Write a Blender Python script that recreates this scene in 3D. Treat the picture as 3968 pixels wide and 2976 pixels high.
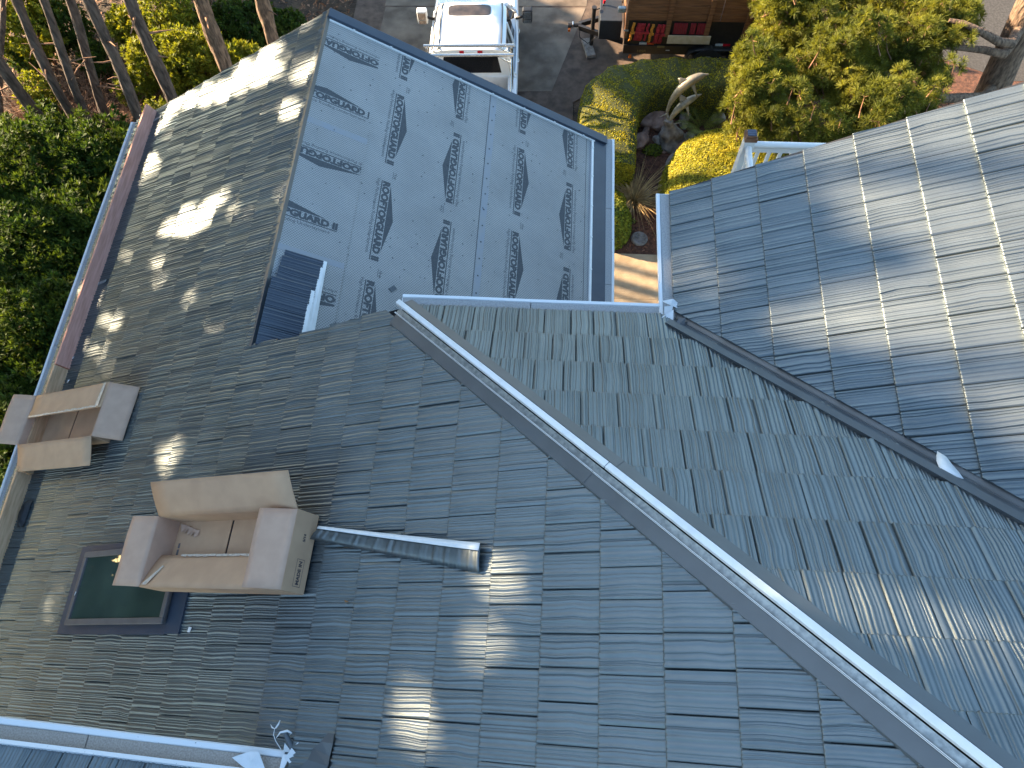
import bpy, bmesh, math, random
import numpy as np
from mathutils import Vector, Matrix

random.seed(11)
RNG = np.random.default_rng(11)
for o in list(bpy.data.objects):
    bpy.data.objects.remove(o)
SC = bpy.context.scene
COL = SC.collection
CAM_POS = (2.763, -3.003, 6.108)
CAM_ROT = [(0.997944, -0.043284, 0.047277), (0.058947, 0.909422, -0.411675), (-0.025176, 0.413615, 0.910104)]
FPX = 2852.88
TRUNKS = [((-8.89, 8.591, -6.0), (-8.798, 8.682, -4.716), 0.117), ((-8.005, 8.573, -6.0), (-7.676, 8.863, -3.426), 0.091), ((-7.662, 8.609, -6.0), (-7.234, 8.967, -3.463), 0.083), ((-7.665, 9.202, -6.4), (-7.182, 9.584, -3.945), 0.089), ((-6.142, 8.06, -5.6), (-5.768, 8.341, -2.943), 0.101), ((-5.566, 8.586, -5.6), (-5.285, 8.778, -3.275), 0.116), ((-4.565, 9.526, -5.6), (-4.399, 9.62, -3.915), 0.147), ((-3.665, 10.426, -5.6), (-3.551, 10.479, -4.569), 0.136), ((-9.992, 8.727, -6.5), (-9.06, 9.601, -4.657), 0.059)]
PINE_TRUNK = ((12.305, 10.215, -6.3), (12.082, 10.37, -4.911))
PINE_BRANCHES = [[(11.632, 9.685, -4.6), (11.335, 9.602, -4.5), (10.865, 9.651, -4.3), (10.504, 9.733, -4.2), (10.253, 9.811, -4.2)], [(11.742, 9.844, -5.0), (11.303, 9.847, -4.9), (10.779, 9.782, -4.8), (10.107, 9.712, -4.7), (9.651, 9.72, -4.7)], [(11.798, 9.604, -5.9), (10.774, 9.241, -5.6), (10.416, 9.278, -5.5), (10.132, 9.272, -5.4), (9.714, 9.177, -5.2), (9.381, 9.317, -5.1), (8.998, 9.65, -5.0)], [(9.714, 9.177, -5.2), (9.561, 9.087, -5.2), (9.256, 8.908, -5.2)], [(9.948, 9.202, -5.4), (9.89, 9.045, -5.5), (9.828, 8.866, -5.6)]]
PINE_POLY = [(6.962, 11.76), (6.899, 10.351), (6.533, 9.871), (6.316, 9.151), (6.302, 8.525), (6.041, 7.971), (6.374, 7.628), (7.142, 7.366), (8.443, 7.356), (9.197, 7.785), (9.967, 8.224), (10.239, 8.777), (10.67, 9.67), (11.096, 10.472), (11.653, 11.88)]
SUN_DIR = (-0.871, 0.317, 0.375)
SUN_U = (0.342, 0.94, 0.0)
SUN_W = (0.352, -0.128, 0.927)
LIT_E = [(2.8, 2.864), (3.331, 4.155), (0.558, 4.075), (0.706, 3.93), (0.837, 3.783), (1.06, 3.649), (1.016, 3.445), (1.125, 3.269), (1.068, 3.087), (1.18, 2.835), (1.285, 2.777), (1.431, 2.973), (1.552, 3.139), (1.597, 3.301), (1.713, 3.521), (1.858, 3.709), (2.016, 3.71), (1.981, 3.496), (2.057, 3.289), (2.216, 3.139)]
LIT_D = [(-0.631, 3.834), (-0.628, 4.013), (-0.501, 4.259), (-0.7, 4.34), (-0.846, 4.159), (-0.804, 3.993)]
LIT_SPOTS = [(3.597, -1.428, 0.174), (3.544, -1.677, 0.13), (3.312, -2.363, 0.161), (3.225, -2.728, 0.114), (3.158, -2.787, 0.102), (3.349, -1.79, 0.13), (3.304, -1.933, 0.108), (3.434, -1.176, 0.113), (3.296, -0.639, 0.075), (3.514, -0.489, 0.064), (3.363, -0.552, 0.064), (2.874, -0.712, 0.053), (2.781, -0.546, 0.052), (2.447, -0.601, 0.046), (2.894, -3.078, 0.129), (2.587, -2.763, 0.137), (2.144, -2.705, 0.159), (2.413, -2.856, 0.1), (1.517, -1.367, 0.107), (1.615, -1.228, 0.116), (1.415, -1.665, 0.131), (1.262, -1.786, 0.121), (0.985, -1.72, 0.13), (1.347, -1.398, 0.096), (1.567, -0.853, 0.071), (1.421, -0.823, 0.061), (2.841, -0.904, 0.048), (2.678, -0.69, 0.047), (1.714, -0.36, 0.059), (0.112, -2.322, 0.121), (-0.048, -2.132, 0.118), (0.399, -2.598, 0.103), (0.13, -0.601, 0.093), (0.258, -0.596, 0.075), (-0.485, -1.986, 0.104), (-0.617, -1.775, 0.092), (-0.367, -0.789, 0.075), (-1.139, -0.52, 0.079), (-1.241, -0.485, 0.069), (-1.555, -0.523, 0.069), (-1.026, -0.515, 0.061), (-0.364, -0.125, 0.061), (-0.555, 0.074, 0.05), (-1.351, 2.563, 0.073), (-1.245, 2.556, 0.068), (-1.505, 2.581, 0.072), (-1.45, 2.514, 0.051), (-1.159, 2.566, 0.052), (-1.641, 2.499, 0.05), (-2.053, 2.203, 0.057), (-2.14, 2.241, 0.051), (-2.249, 2.224, 0.05), (-1.913, 2.996, 0.045), (-1.427, 1.799, 0.038), (0.913, -2.407, 0.091), (-0.949, -1.567, 0.118), (-1.763, 2.456, 0.045), (0.161, 0.83, 0.032), (-1.813, 3.137, 0.034), (-1.5, 2.727, 0.043), (-2.783, -1.32, 0.071), (-2.685, -0.133, 0.054), (-0.307, -2.37, 0.12), (0.49, -1.048, 0.07), (0.572, -1.617, 0.074), (0.38, -2.926, 0.129), (-3.001, -0.931, 0.059), (1.705, 2.168, 0.076), (1.651, 2.416, 0.088), (0.308, 1.632, 0.036), (-0.699, 3.437, 0.025)]
SLAB = [(-1.818, 13.485), (1.605, 13.613), (3.339, 13.614), (2.571, 10.719), (1.619, 10.678), (-0.502, 11.481), (-1.72, 12.741)]
WALK = [(3.997, 6.107), (4.989, 6.101), (4.983, 4.832), (3.98, 4.787)]
HEDGE_OUT = [(3.207, 8.364), (3.225, 8.872), (3.231, 9.526), (3.273, 9.957), (3.449, 10.236), (3.851, 10.582), (4.462, 10.797), (5.482, 10.941), (6.697, 10.95)]
HEDGE_IN = [(4.46, 7.916), (4.457, 8.161), (4.47, 8.788), (4.505, 9.279), (4.607, 9.598), (4.849, 9.86), (5.448, 9.974), (6.041, 9.966), (6.633, 9.972)]
FGUT = ((-0.871, -3.21, 0.67), (1.132, -3.298, 0.67), (1.161, -3.302, 0.67))
BED = [(4.107, 7.701), (4.256, 6.227), (4.944, 6.197), (5.842, 7.768), (6.966, 9.401), (7.336, 11.59), (4.875, 10.758)]
SHRUB_AT = [('a', -7.857, 6.748, -5.2), ('b', -6.624, 6.793, -5.2), ('c', -7.052, 4.577, -5.1), ('d', -6.382, 5.102, -5.2), ('e', -6.455, 2.767, -5.0), ('f', -6.014, 3.03, -5.1), ('g', -6.154, 1.196, -5.0), ('g2', -5.897, 1.377, -5.0), ('h', -5.894, 0.239, -5.0), ('lit1', -5.715, 10.339, -5.8), ('lit2', -4.627, 10.393, -6.0), ('green', -5.068, 11.902, -6.2), ('green2', -3.941, 11.955, -6.4), ('topl', -9.999, 11.144, -5.5), ('tl2', -9.299, 11.593, -6.0), ('tl3', -8.308, 10.751, -6.3), ('tl4', -9.362, 9.596, -6.3), ('tl5', -6.836, 10.274, -6.0), ('tl6', -6.595, 11.558, -5.8), ('tl7', -7.561, 11.477, -6.0), ('tl8', -10.098, 10.811, -6.4), ('tl9', -6.394, 11.537, -6.0)]
# ------------------------------------------------------------------ camera, sky, sun, exposure
cam_data = bpy.data.cameras.new('camera')
cam = bpy.data.objects.new('camera', cam_data)
COL.objects.link(cam)
M3 = Matrix(CAM_ROT)
cam.matrix_world = Matrix.Translation(Vector(CAM_POS)) @ M3.to_4x4()
cam_data.sensor_width = 36.0
cam_data.lens = FPX / 3968 * 36.0
cam_data.clip_start = 0.05
cam_data.clip_end = 600
SC.camera = cam

SUN_EL, SUN_AZ = math.radians(22), math.radians(-70)      # low, from the west, a little north
world = bpy.data.worlds.new('World')
SC.world = world
world.use_nodes = True
wn = world.node_tree
sky = wn.nodes.new('ShaderNodeTexSky')
sky.sky_type = 'NISHITA'
sky.sun_disc = False
sky.sun_elevation = SUN_EL
sky.sun_rotation = SUN_AZ
sky.air_density = 1.0
sky.dust_density = 1.0
tint = wn.nodes.new('ShaderNodeVectorMath'); tint.operation = 'MULTIPLY'      # marine air: a little greener than the clear model
tint.inputs[1].default_value = (.93, 1.03, 1.03)
wn.links.new(sky.outputs[0], tint.inputs[0])
wn.links.new(tint.outputs[0], wn.nodes['Background'].inputs[0])
wn.nodes['Background'].inputs[1].default_value = 0.085
sun_data = bpy.data.lights.new('sun', 'SUN')
sun_data.energy = 5.0
sun_data.angle = math.radians(0.9)
sun_data.color = (1.0, 0.76, 0.50)
sun = bpy.data.objects.new('sun', sun_data)
COL.objects.link(sun)
sun.rotation_euler = Vector(SUN_DIR).to_track_quat('Z', 'Y').to_euler()
sun.location = Vector(SUN_DIR) * 40
SC.view_settings.view_transform = 'Standard'
SC.view_settings.look = 'None'
SC.view_settings.gamma = 1.0
SC.view_settings.exposure = 2.6
SC.view_settings.use_curve_mapping = False
SC.render.engine = 'CYCLES'
SC.cycles.max_bounces = 6
SC.cycles.use_denoising = True

# ------------------------------------------------------------------ helpers
def link(o, parent=None):
    COL.objects.link(o)
    if parent is not None:
        o.parent = parent
    return o

def tag(o, label=None, cat=None, group=None, kind=None):
    if label: o['label'] = label
    if cat: o['category'] = cat
    if group: o['group'] = group
    if kind: o['kind'] = kind
    return o

def empty(name, loc=(0, 0, 0), label=None, cat=None, group=None):
    o = bpy.data.objects.new(name, None)
    o.location = loc
    o.empty_display_size = 0.2
    link(o)
    return tag(o, label, cat, group)

class MB:
    def __init__(self):
        self.v = []; self.f = []; self.m = []; self.s = []
    def add(self, verts, faces, mi=0, smooth=False):
        b = len(self.v)
        self.v.extend([tuple(p) for p in verts])
        for f in faces:
            self.f.append(tuple(i + b for i in f)); self.m.append(mi); self.s.append(smooth)
        return self
    def hexa(self, p, mi=0):
        """8 points: bottom 4 (ccw from above) then top 4"""
        return self.add(p, [(3, 2, 1, 0), (4, 5, 6, 7), (0, 1, 5, 4), (1, 2, 6, 5), (2, 3, 7, 6), (3, 0, 4, 7)], mi)
    def box(self, x0, x1, y0, y1, z0, z1, mi=0):
        return self.hexa([(x0, y0, z0), (x1, y0, z0), (x1, y1, z0), (x0, y1, z0), (x0, y0, z1), (x1, y0, z1), (x1, y1, z1), (x0, y1, z1)], mi)
    def fbox(self, O, ax, ay, az, a0, a1, b0, b1, c0, c1, mi=0):
        O, ax, ay, az = Vector(O), Vector(ax), Vector(ay), Vector(az)
        P = lambda a, b, c: O + ax * a + ay * b + az * c
        return self.hexa([P(a0, b0, c0), P(a1, b0, c0), P(a1, b1, c0), P(a0, b1, c0), P(a0, b0, c1), P(a1, b0, c1), P(a1, b1, c1), P(a0, b1, c1)], mi)
    def tube(self, pts, rad, n=8, mi=0, caps=True, smooth=True, flat=1.0):
        pts = [Vector(p) for p in pts]
        if not hasattr(rad, '__len__'): rad = [rad] * len(pts)
        vs = []; prev = None
        for i, p in enumerate(pts):
            d = (pts[min(i + 1, len(pts) - 1)] - pts[max(i - 1, 0)]).normalized()
            a = Vector((0, 0, 1)) if abs(d.z) < .9 else Vector((1, 0, 0))
            u = d.cross(a).normalized() if prev is None else (prev - d * prev.dot(d)).normalized()
            prev = u; w = d.cross(u)
            for k in range(n):
                t = 2 * math.pi * k / n
                vs.append(p + u * (math.cos(t) * rad[i]) + w * (math.sin(t) * rad[i] * flat))
        fs = []
        for i in range(len(pts) - 1):
            for k in range(n):
                k2 = (k + 1) % n
                fs.append((i * n + k, i * n + k2, (i + 1) * n + k2, (i + 1) * n + k))
        self.add(vs, fs, mi, smooth)
        if caps:
            self.add(vs[:n], [tuple(range(n - 1, -1, -1))], mi)
            self.add(vs[-n:], [tuple(range(n))], mi)
        return self
    def prism(self, poly, z0, z1, mi=0):
        n = len(poly)
        area = sum(poly[i][0] * poly[(i + 1) % n][1] - poly[(i + 1) % n][0] * poly[i][1] for i in range(n))
        if area < 0: poly = poly[::-1]
        vs = [(p[0], p[1], z0) for p in poly] + [(p[0], p[1], z1) for p in poly]
        fs = [tuple(range(n - 1, -1, -1)), tuple(range(n, 2 * n))] + [(i, (i + 1) % n, n + (i + 1) % n, n + i) for i in range(n)]
        return self.add(vs, fs, mi)
    def slab(self, quad, thick, mi=0):
        """thin plate from 3-D corner points (any planar polygon), thickened along its own normal"""
        q = [Vector(p) for p in quad]
        n = (q[1] - q[0]).cross(q[2] - q[0]).normalized()
        k = len(q)
        vs = [p - n * thick * .5 for p in q] + [p + n * thick * .5 for p in q]
        fs = [tuple(range(k - 1, -1, -1)), tuple(range(k, 2 * k))] + [(i, (i + 1) % k, k + (i + 1) % k, k + i) for i in range(k)]
        return self.add(vs, fs, mi)
    def build(self, name, mats, parent=None, bevel=0.0):
        me = bpy.data.meshes.new(name)
        me.from_pydata(self.v, [], self.f)
        if not isinstance(mats, (list, tuple)): mats = [mats]
        for m in mats: me.materials.append(m)
        me.polygons.foreach_set('material_index', self.m)
        me.polygons.foreach_set('use_smooth', self.s)
        me.update()
        o = bpy.data.objects.new(name, me)
        link(o)
        if parent is not None:
            o.parent = parent
            if parent.type == 'EMPTY':
                o.matrix_parent_inverse = Matrix.Translation(parent.location).inverted()
        if bevel:
            b = o.modifiers.new('bevel', 'BEVEL'); b.width = bevel; b.segments = 2; b.limit_method = 'ANGLE'
        return o

def mesh_np(name, verts, faces, mats, parent=None, smooth=True, mi=None):
    """verts (n,3), faces (m,4) or (m,3) arrays -> object"""
    me = bpy.data.meshes.new(name)
    verts = np.asarray(verts, np.float32); faces = np.asarray(faces, np.int32)
    k = faces.shape[1]
    me.vertices.add(len(verts)); me.vertices.foreach_set('co', verts.ravel())
    me.loops.add(faces.size); me.loops.foreach_set('vertex_index', faces.ravel())
    me.polygons.add(len(faces))
    me.polygons.foreach_set('loop_start', np.arange(0, faces.size, k, dtype=np.int32))
    me.polygons.foreach_set('use_smooth', np.full(len(faces), smooth))
    if not isinstance(mats, (list, tuple)): mats = [mats]
    for m in mats: me.materials.append(m)
    if mi is not None: me.polygons.foreach_set('material_index', np.asarray(mi, np.int32))
    me.update(calc_edges=True)
    me.validate()
    o = bpy.data.objects.new(name, me)
    link(o)
    if parent is not None:
        o.parent = parent
        if parent.type == 'EMPTY':
            o.matrix_parent_inverse = Matrix.Translation(parent.location).inverted()
    return o

def rand_rot(n):
    q = RNG.normal(size=(n, 4)); q /= np.linalg.norm(q, axis=1)[:, None]
    w, x, y, z = q.T
    return np.stack([np.stack([1 - 2 * (y * y + z * z), 2 * (x * y - z * w), 2 * (x * z + y * w)], 1),
                     np.stack([2 * (x * y + z * w), 1 - 2 * (x * x + z * z), 2 * (y * z - x * w)], 1),
                     np.stack([2 * (x * z - y * w), 2 * (y * z + x * w), 1 - 2 * (x * x + y * y)], 1)], 1)

def look_rot(nrm, spin=None):
    """matrices whose z column is nrm"""
    n = len(nrm); nrm = nrm / np.linalg.norm(nrm, axis=1)[:, None]
    a = RNG.normal(size=(n, 3)); u = np.cross(a, nrm); u /= np.linalg.norm(u, axis=1)[:, None]
    w = np.cross(nrm, u)
    return np.stack([u, w, nrm], 2)

def scatter(base_v, base_f, pos, rot, scale):
    n, k = len(pos), len(base_v)
    v = np.einsum('nij,kj->nki', rot, base_v) * np.asarray(scale)[:, None, None] + pos[:, None, :]
    f = (base_f[None] + (np.arange(n) * k)[:, None, None]).reshape(-1, base_f.shape[1])
    return v.reshape(-1, 3), f

# ------------------------------------------------------------------ materials
MATS = {}
def nd(nt, t, **kw):
    n = nt.nodes.new(t)
    for k, v in kw.items(): setattr(n, k, v)
    return n

def mat(name, col, rough=.6, metal=0., spec=.5, col2=None, scale=8., detail=4., bump=0., bscale=60., stretch=None, trans=0., rnd=0., lo=.35, hi=.65, clear=0.):
    m = bpy.data.materials.new(name); m.use_nodes = True
    nt = m.node_tree; b = nt.nodes['Principled BSDF']
    b.inputs['Roughness'].default_value = rough
    b.inputs['Metallic'].default_value = metal
    b.inputs['Specular IOR Level'].default_value = spec
    if clear: b.inputs['Coat Weight'].default_value = clear; b.inputs['Coat Roughness'].default_value = .05
    tc = nd(nt, 'ShaderNodeTexCoord'); src = tc.outputs['Object']
    if stretch:
        mp = nd(nt, 'ShaderNodeMapping'); mp.inputs['Scale'].default_value = stretch
        nt.links.new(src, mp.inputs[0]); src = mp.outputs[0]
    nz = nd(nt, 'ShaderNodeTexNoise'); nz.inputs['Scale'].default_value = scale; nz.inputs['Detail'].default_value = detail
    nt.links.new(src, nz.inputs['Vector'])
    cr = nd(nt, 'ShaderNodeValToRGB')
    c2 = col2 or tuple(c * .75 for c in col)
    cr.color_ramp.elements[0].position = lo; cr.color_ramp.elements[0].color = (*c2, 1)
    cr.color_ramp.elements[1].position = hi; cr.color_ramp.elements[1].color = (*col, 1)
    nt.links.new(nz.outputs[0], cr.inputs[0]); out = cr.outputs[0]
    if rnd:
        gi = nd(nt, 'ShaderNodeNewGeometry'); mr = nd(nt, 'ShaderNodeMapRange')
        mr.inputs[3].default_value = 1 - rnd; mr.inputs[4].default_value = 1 + rnd
        nt.links.new(gi.outputs['Random Per Island'], mr.inputs[0])
        vm = nd(nt, 'ShaderNodeVectorMath', operation='SCALE')
        nt.links.new(out, vm.inputs[0]); nt.links.new(mr.outputs[0], vm.inputs['Scale']); out = vm.outputs[0]
    nt.links.new(out, b.inputs['Base Color'])
    if bump:
        n2 = nd(nt, 'ShaderNodeTexNoise'); n2.inputs['Scale'].default_value = bscale; n2.inputs['Detail'].default_value = 3
        nt.links.new(src, n2.inputs['Vector'])
        bp = nd(nt, 'ShaderNodeBump'); bp.inputs['Strength'].default_value = 1; bp.inputs['Distance'].default_value = bump
        nt.links.new(n2.outputs[0], bp.inputs['Height']); nt.links.new(bp.outputs[0], b.inputs['Normal'])
    if trans:
        tr = nd(nt, 'ShaderNodeBsdfTranslucent'); mx = nd(nt, 'ShaderNodeMixShader'); mx.inputs[0].default_value = trans
        vm = nd(nt, 'ShaderNodeVectorMath', operation='MULTIPLY'); vm.inputs[1].default_value = (1.5, 1.35, .5)
        nt.links.new(out, vm.inputs[0]); nt.links.new(vm.outputs[0], tr.inputs[0])
        nt.links.new(b.outputs[0], mx.inputs[1]); nt.links.new(tr.outputs[0], mx.inputs[2])
        nt.links.new(mx.outputs[0], nt.nodes['Material Output'].inputs[0])
    MATS[name] = m
    return m

M_SHAKE = mat('slate_grey_coated_steel', (.178, .208, .219), .42, metal=.8, spec=.5, col2=(.148, .175, .186), scale=3., rnd=.06, bump=.0005, bscale=900)
M_TRIM = mat('slate_trim_metal', (.115, .13, .14), .38, metal=.25, col2=(.10, .112, .12), scale=5, bump=.0002, bscale=400)
M_BLUE = mat('new_dark_blue_grey_steel', (.045, .062, .088), .4, col2=(.036, .05, .075), scale=4, bump=.0004, bscale=700)
M_WHITE = mat('white_painted_metal', (.80, .81, .80), .35, col2=(.70, .72, .71), scale=12, lo=.25, hi=.55)
M_LIP = mat('white_gutter_lip_with_grit', (.80, .82, .82), .35, col2=(.12, .12, .12), scale=45, detail=6, lo=.27, hi=.31)
M_GUARD = mat('grey_gutter_guard', (.42, .42, .41), .8, col2=(.30, .30, .30), scale=90, detail=3, bump=.001, bscale=300)
M_GUARDT = mat('tan_grey_gutter_guard', (.44, .38, .32), .8, col2=(.30, .255, .215), scale=90, detail=3, bump=.001, bscale=300)
M_DECK = mat('black_roof_felt', (.02, .02, .022), .9, scale=20)
M_GALV = mat('galvanised_strip', (.38, .42, .42), .4, metal=.5, col2=(.22, .25, .26), scale=30, stretch=(1, 1, 1))
M_PRINT = mat('grey_print_ink', (.085, .095, .105), .85, col2=(.06, .068, .075), scale=70)
M_INK = mat('faded_black_ink', (.06, .05, .05), .9, col2=(.16, .12, .10), scale=60, lo=.3, hi=.5)
M_CARD = mat('brown_cardboard', (.60, .375, .225), .9, spec=.15, col2=(.54, .335, .20), scale=6, bump=.0006, bscale=220, stretch=(1, 1, 1))
M_CARD_IN = mat('pinkish_inner_cardboard', (.59, .385, .27), .9, spec=.15, col2=(.54, .35, .245), scale=9, bump=.0005, bscale=260)
M_TAPE = mat('clear_parcel_tape', (.72, .62, .50), .12, col2=(.55, .45, .34), scale=40)
M_REDWOOD = mat('reddish_stained_board', (.70, .35, .26), .8, col2=(.56, .26, .18), scale=5, stretch=(9, .8, 9), bump=.001, bscale=60)
M_WOOD = mat('pale_yellow_pine_board', (.68, .43, .25), .75, col2=(.52, .31, .16), scale=6, stretch=(9, .8, 9), bump=.001, bscale=60)
M_STAKE = mat('brown_varnished_boards', (.20, .088, .036), .6, col2=(.10, .042, .018), scale=4, stretch=(.7, 5, 9), bump=.001, bscale=50)
M_CREAM = mat('bare_plywood_strip', (.52, .43, .28), .8, col2=(.44, .35, .21), scale=9)
M_WALLP = mat('pale_grey_siding', (.42, .43, .42), .7, scale=6)
M_GLASS = mat('skylight_glass_green_reflection', (.060, .085, .068), .02, spec=.8, col2=(.040, .060, .048), scale=2)  # green of the mirrored trees is put into the glass colour
M_FRAME = mat('brown_grey_skylight_frame', (.13, .12, .115), .45, col2=(.105, .098, .095), scale=8)
M_CONC = mat('weathered_driveway_concrete', (.20, .155, .115), .9, col2=(.095, .07, .05), scale=2.2, detail=9, bump=.003, bscale=90)
M_AGG = mat('brown_exposed_aggregate', (.125, .085, .062), .95, col2=(.06, .04, .03), scale=5, detail=10, bump=.006, bscale=120)
M_WALK = mat('tan_textured_walk', (.36, .27, .17), .9, col2=(.28, .20, .12), scale=6, detail=8, bump=.008, bscale=45)
M_MULCH = mat('red_brown_bark_mulch', (.155, .066, .038), .95, col2=(.06, .026, .016), scale=16, detail=8, bump=.02, bscale=55)
M_DIRT = mat('shady_forest_floor', (.10, .062, .036), .95, col2=(.03, .02, .012), scale=4, detail=9, bump=.03, bscale=22)
M_ASPH = mat('grey_gravel_road', (.065, .06, .057), .95, col2=(.035, .033, .031), scale=20, detail=8, bump=.006, bscale=90)
M_ROCK = mat('grey_tan_boulder', (.44, .39, .33), .9, col2=(.22, .18, .15), scale=6, detail=8, bump=.02, bscale=14)
M_ROCKP = mat('rusty_pink_boulder', (.40, .27, .22), .9, col2=(.20, .12, .09), scale=6, detail=8, bump=.02, bscale=14)
M_STONE = mat('grey_stepping_stone', (.24, .22, .20), .9, col2=(.12, .105, .095), scale=10, detail=6, bump=.006, bscale=40)
M_BRONZE = mat('weathered_bronze', (.29, .25, .185), .42, metal=.35, col2=(.17, .15, .11), scale=8, detail=6, bump=.004, bscale=30)
M_TRUCK = mat('glossy_white_car_paint', (.82, .83, .83), .25, col2=(.79, .80, .80), scale=3, clear=.6)
M_TGLASS = mat('tinted_car_glass', (.02, .02, .022), .04, spec=.7, scale=3)
M_SUNROOF = mat('dusty_brown_tinted_glass', (.085, .065, .05), .22, spec=.6, col2=(.035, .028, .022), scale=5, detail=7)
M_CHROME = mat('brushed_aluminium', (.62, .62, .60), .25, metal=.9, col2=(.5, .5, .48), scale=30)
M_BLACK = mat('black_plastic', (.018, .018, .02), .5, scale=20)
M_STEELB = mat('black_painted_trailer_steel', (.013, .012, .012), .45, col2=(.022, .018, .015), scale=12, bump=.001, bscale=60)
M_TONN = mat('dark_vinyl_tonneau', (.02, .024, .03), .5, scale=15)
M_REDLENS = mat('red_lamp_lens', (.45, .01, .02), .15, scale=8)
M_ORANGE = mat('orange_marker_lens', (.75, .16, .02), .2, scale=8)
M_REDS = mat('faded_red_strap', (.40, .022, .03), .75, col2=(.24, .010, .014), scale=22)
M_REDP = mat('dark_red_planks', (.22, .012, .022), .7, col2=(.13, .008, .012), scale=10, stretch=(8, 1, 1))
M_YELS = mat('orange_yellow_strap', (.62, .26, .025), .75, col2=(.42, .15, .012), scale=22)
M_SILV = mat('silver_reflective_tape', (.45, .5, .52), .3, scale=30)
M_GOLD = mat('dull_gold_lettering', (.16, .12, .05), .5, scale=30)
M_VINYL = mat('white_vinyl_railing', (.82, .82, .80), .4, col2=(.76, .76, .74), scale=4)
M_COPPER = mat('copper_brown_lamp_case', (.30, .16, .09), .4, metal=.5, scale=12)
M_SOLAR = mat('dark_solar_cell_glass', (.03, .035, .06), .1, spec=.7, col2=(.10, .11, .15), scale=18, stretch=(.3, 5, 1))
M_RUBBER = mat('tyre_rubber', (.02, .02, .02), .85, scale=20)
M_BARK = mat('grey_brown_pine_bark', (.13, .10, .082), .95, col2=(.04, .03, .025), scale=7, detail=8, stretch=(2.2, 2.2, .55), bump=.035, bscale=9)
M_BARK2 = mat('warm_brown_pine_bark', (.22, .145, .095), .95, col2=(.07, .045, .03), scale=9, detail=8, stretch=(2.2, 2.2, .6), bump=.035, bscale=10)
M_TWIG = mat('dry_brown_twigs', (.33, .17, .095), .9, col2=(.13, .07, .04), scale=9, rnd=.4)
M_CANOPY = mat('high_pine_needles', (.045, .07, .022), .7, spec=.2, col2=(.03, .05, .015), scale=2, rnd=.3)
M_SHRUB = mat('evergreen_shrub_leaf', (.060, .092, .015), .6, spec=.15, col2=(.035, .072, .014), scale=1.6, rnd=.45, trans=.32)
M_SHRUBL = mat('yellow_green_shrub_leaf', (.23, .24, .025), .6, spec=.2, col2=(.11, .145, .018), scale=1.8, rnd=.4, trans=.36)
M_PINE = mat('shore_pine_needles', (.20, .205, .03), .6, spec=.25, col2=(.08, .10, .018), scale=1.5, rnd=.45, trans=.38)
M_HEDGE = mat('golden_clipped_hedge_leaf', (.36, .32, .022), .6, spec=.3, col2=(.22, .22, .018), scale=4, rnd=.4, trans=.42)
M_HCORE = mat('hedge_inner_twigs', (.05, .055, .012), .95, scale=9)
M_DRY = mat('straw_coloured_grass', (.50, .36, .16), .8, col2=(.34, .21, .09), scale=6, rnd=.35, trans=.25)
M_FERN = mat('yellow_green_frond', (.19, .20, .03), .5, col2=(.11, .13, .02), scale=6, rnd=.3, trans=.3)
M_DEBRIS = mat('dead_leaf', (.30, .15, .06), .8, scale=20)

def underlay_mat(name, ax):
    m = mat(name, (.42, .42, .405), .6, spec=.4, col2=(.35, .352, .34), scale=1.6, detail=6)
    nt = m.node_tree; b = nt.nodes['Principled BSDF']
    tc = nd(nt, 'ShaderNodeTexCoord'); mp = nd(nt, 'ShaderNodeMapping')
    mp.inputs['Rotation'].default_value = (0, 0, math.radians(38)); mp.inputs['Scale'].default_value = (1.15 * 46, 46, 46)
    nt.links.new(tc.outputs['Object'], mp.inputs[0])
    sx = nd(nt, 'ShaderNodeSeparateXYZ'); nt.links.new(mp.outputs[0], sx.inputs[0])
    outs = []
    for i in (0, 1):
        fr = nd(nt, 'ShaderNodeMath', operation='PINGPONG'); fr.inputs[1].default_value = .5
        nt.links.new(sx.outputs[i], fr.inputs[0])
        mr = nd(nt, 'ShaderNodeMapRange', interpolation_type='SMOOTHSTEP'); mr.inputs[1].default_value = .06; mr.inputs[2].default_value = .2
        nt.links.new(fr.outputs[0], mr.inputs[0]); outs.append(mr.outputs[0])
    mn = nd(nt, 'ShaderNodeMath', operation='MINIMUM'); nt.links.new(outs[0], mn.inputs[0]); nt.links.new(outs[1], mn.inputs[1])
    src = b.inputs['Base Color'].links[0].from_socket
    mx = nd(nt, 'ShaderNodeMix', data_type='RGBA', blend_type='MULTIPLY'); mx.inputs['B'].default_value = (.52, .53, .55, 1)
    nt.links.new(mn.outputs[0], mx.inputs['Factor']); nt.links.new(src, mx.inputs['A']); nt.links.new(mx.outputs['Result'], b.inputs['Base Color'])
    n2 = nd(nt, 'ShaderNodeTexNoise'); n2.inputs['Scale'].default_value = 5; n2.inputs['Detail'].default_value = 3
    nt.links.new(tc.outputs['Object'], n2.inputs['Vector'])
    bp = nd(nt, 'ShaderNodeBump'); bp.inputs['Strength'].default_value = 1; bp.inputs['Distance'].default_value = .012
    nt.links.new(n2.outputs[0], bp.inputs['Height']); nt.links.new(bp.outputs[0], b.inputs['Normal'])
    return m
M_UNDER = underlay_mat('grey_dotted_underlayment', 0)
M_LAP = mat('plain_grey_lap_band', (.28, .29, .30), .6, col2=(.26, .285, .32), scale=7, bump=.002, bscale=30)
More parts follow.
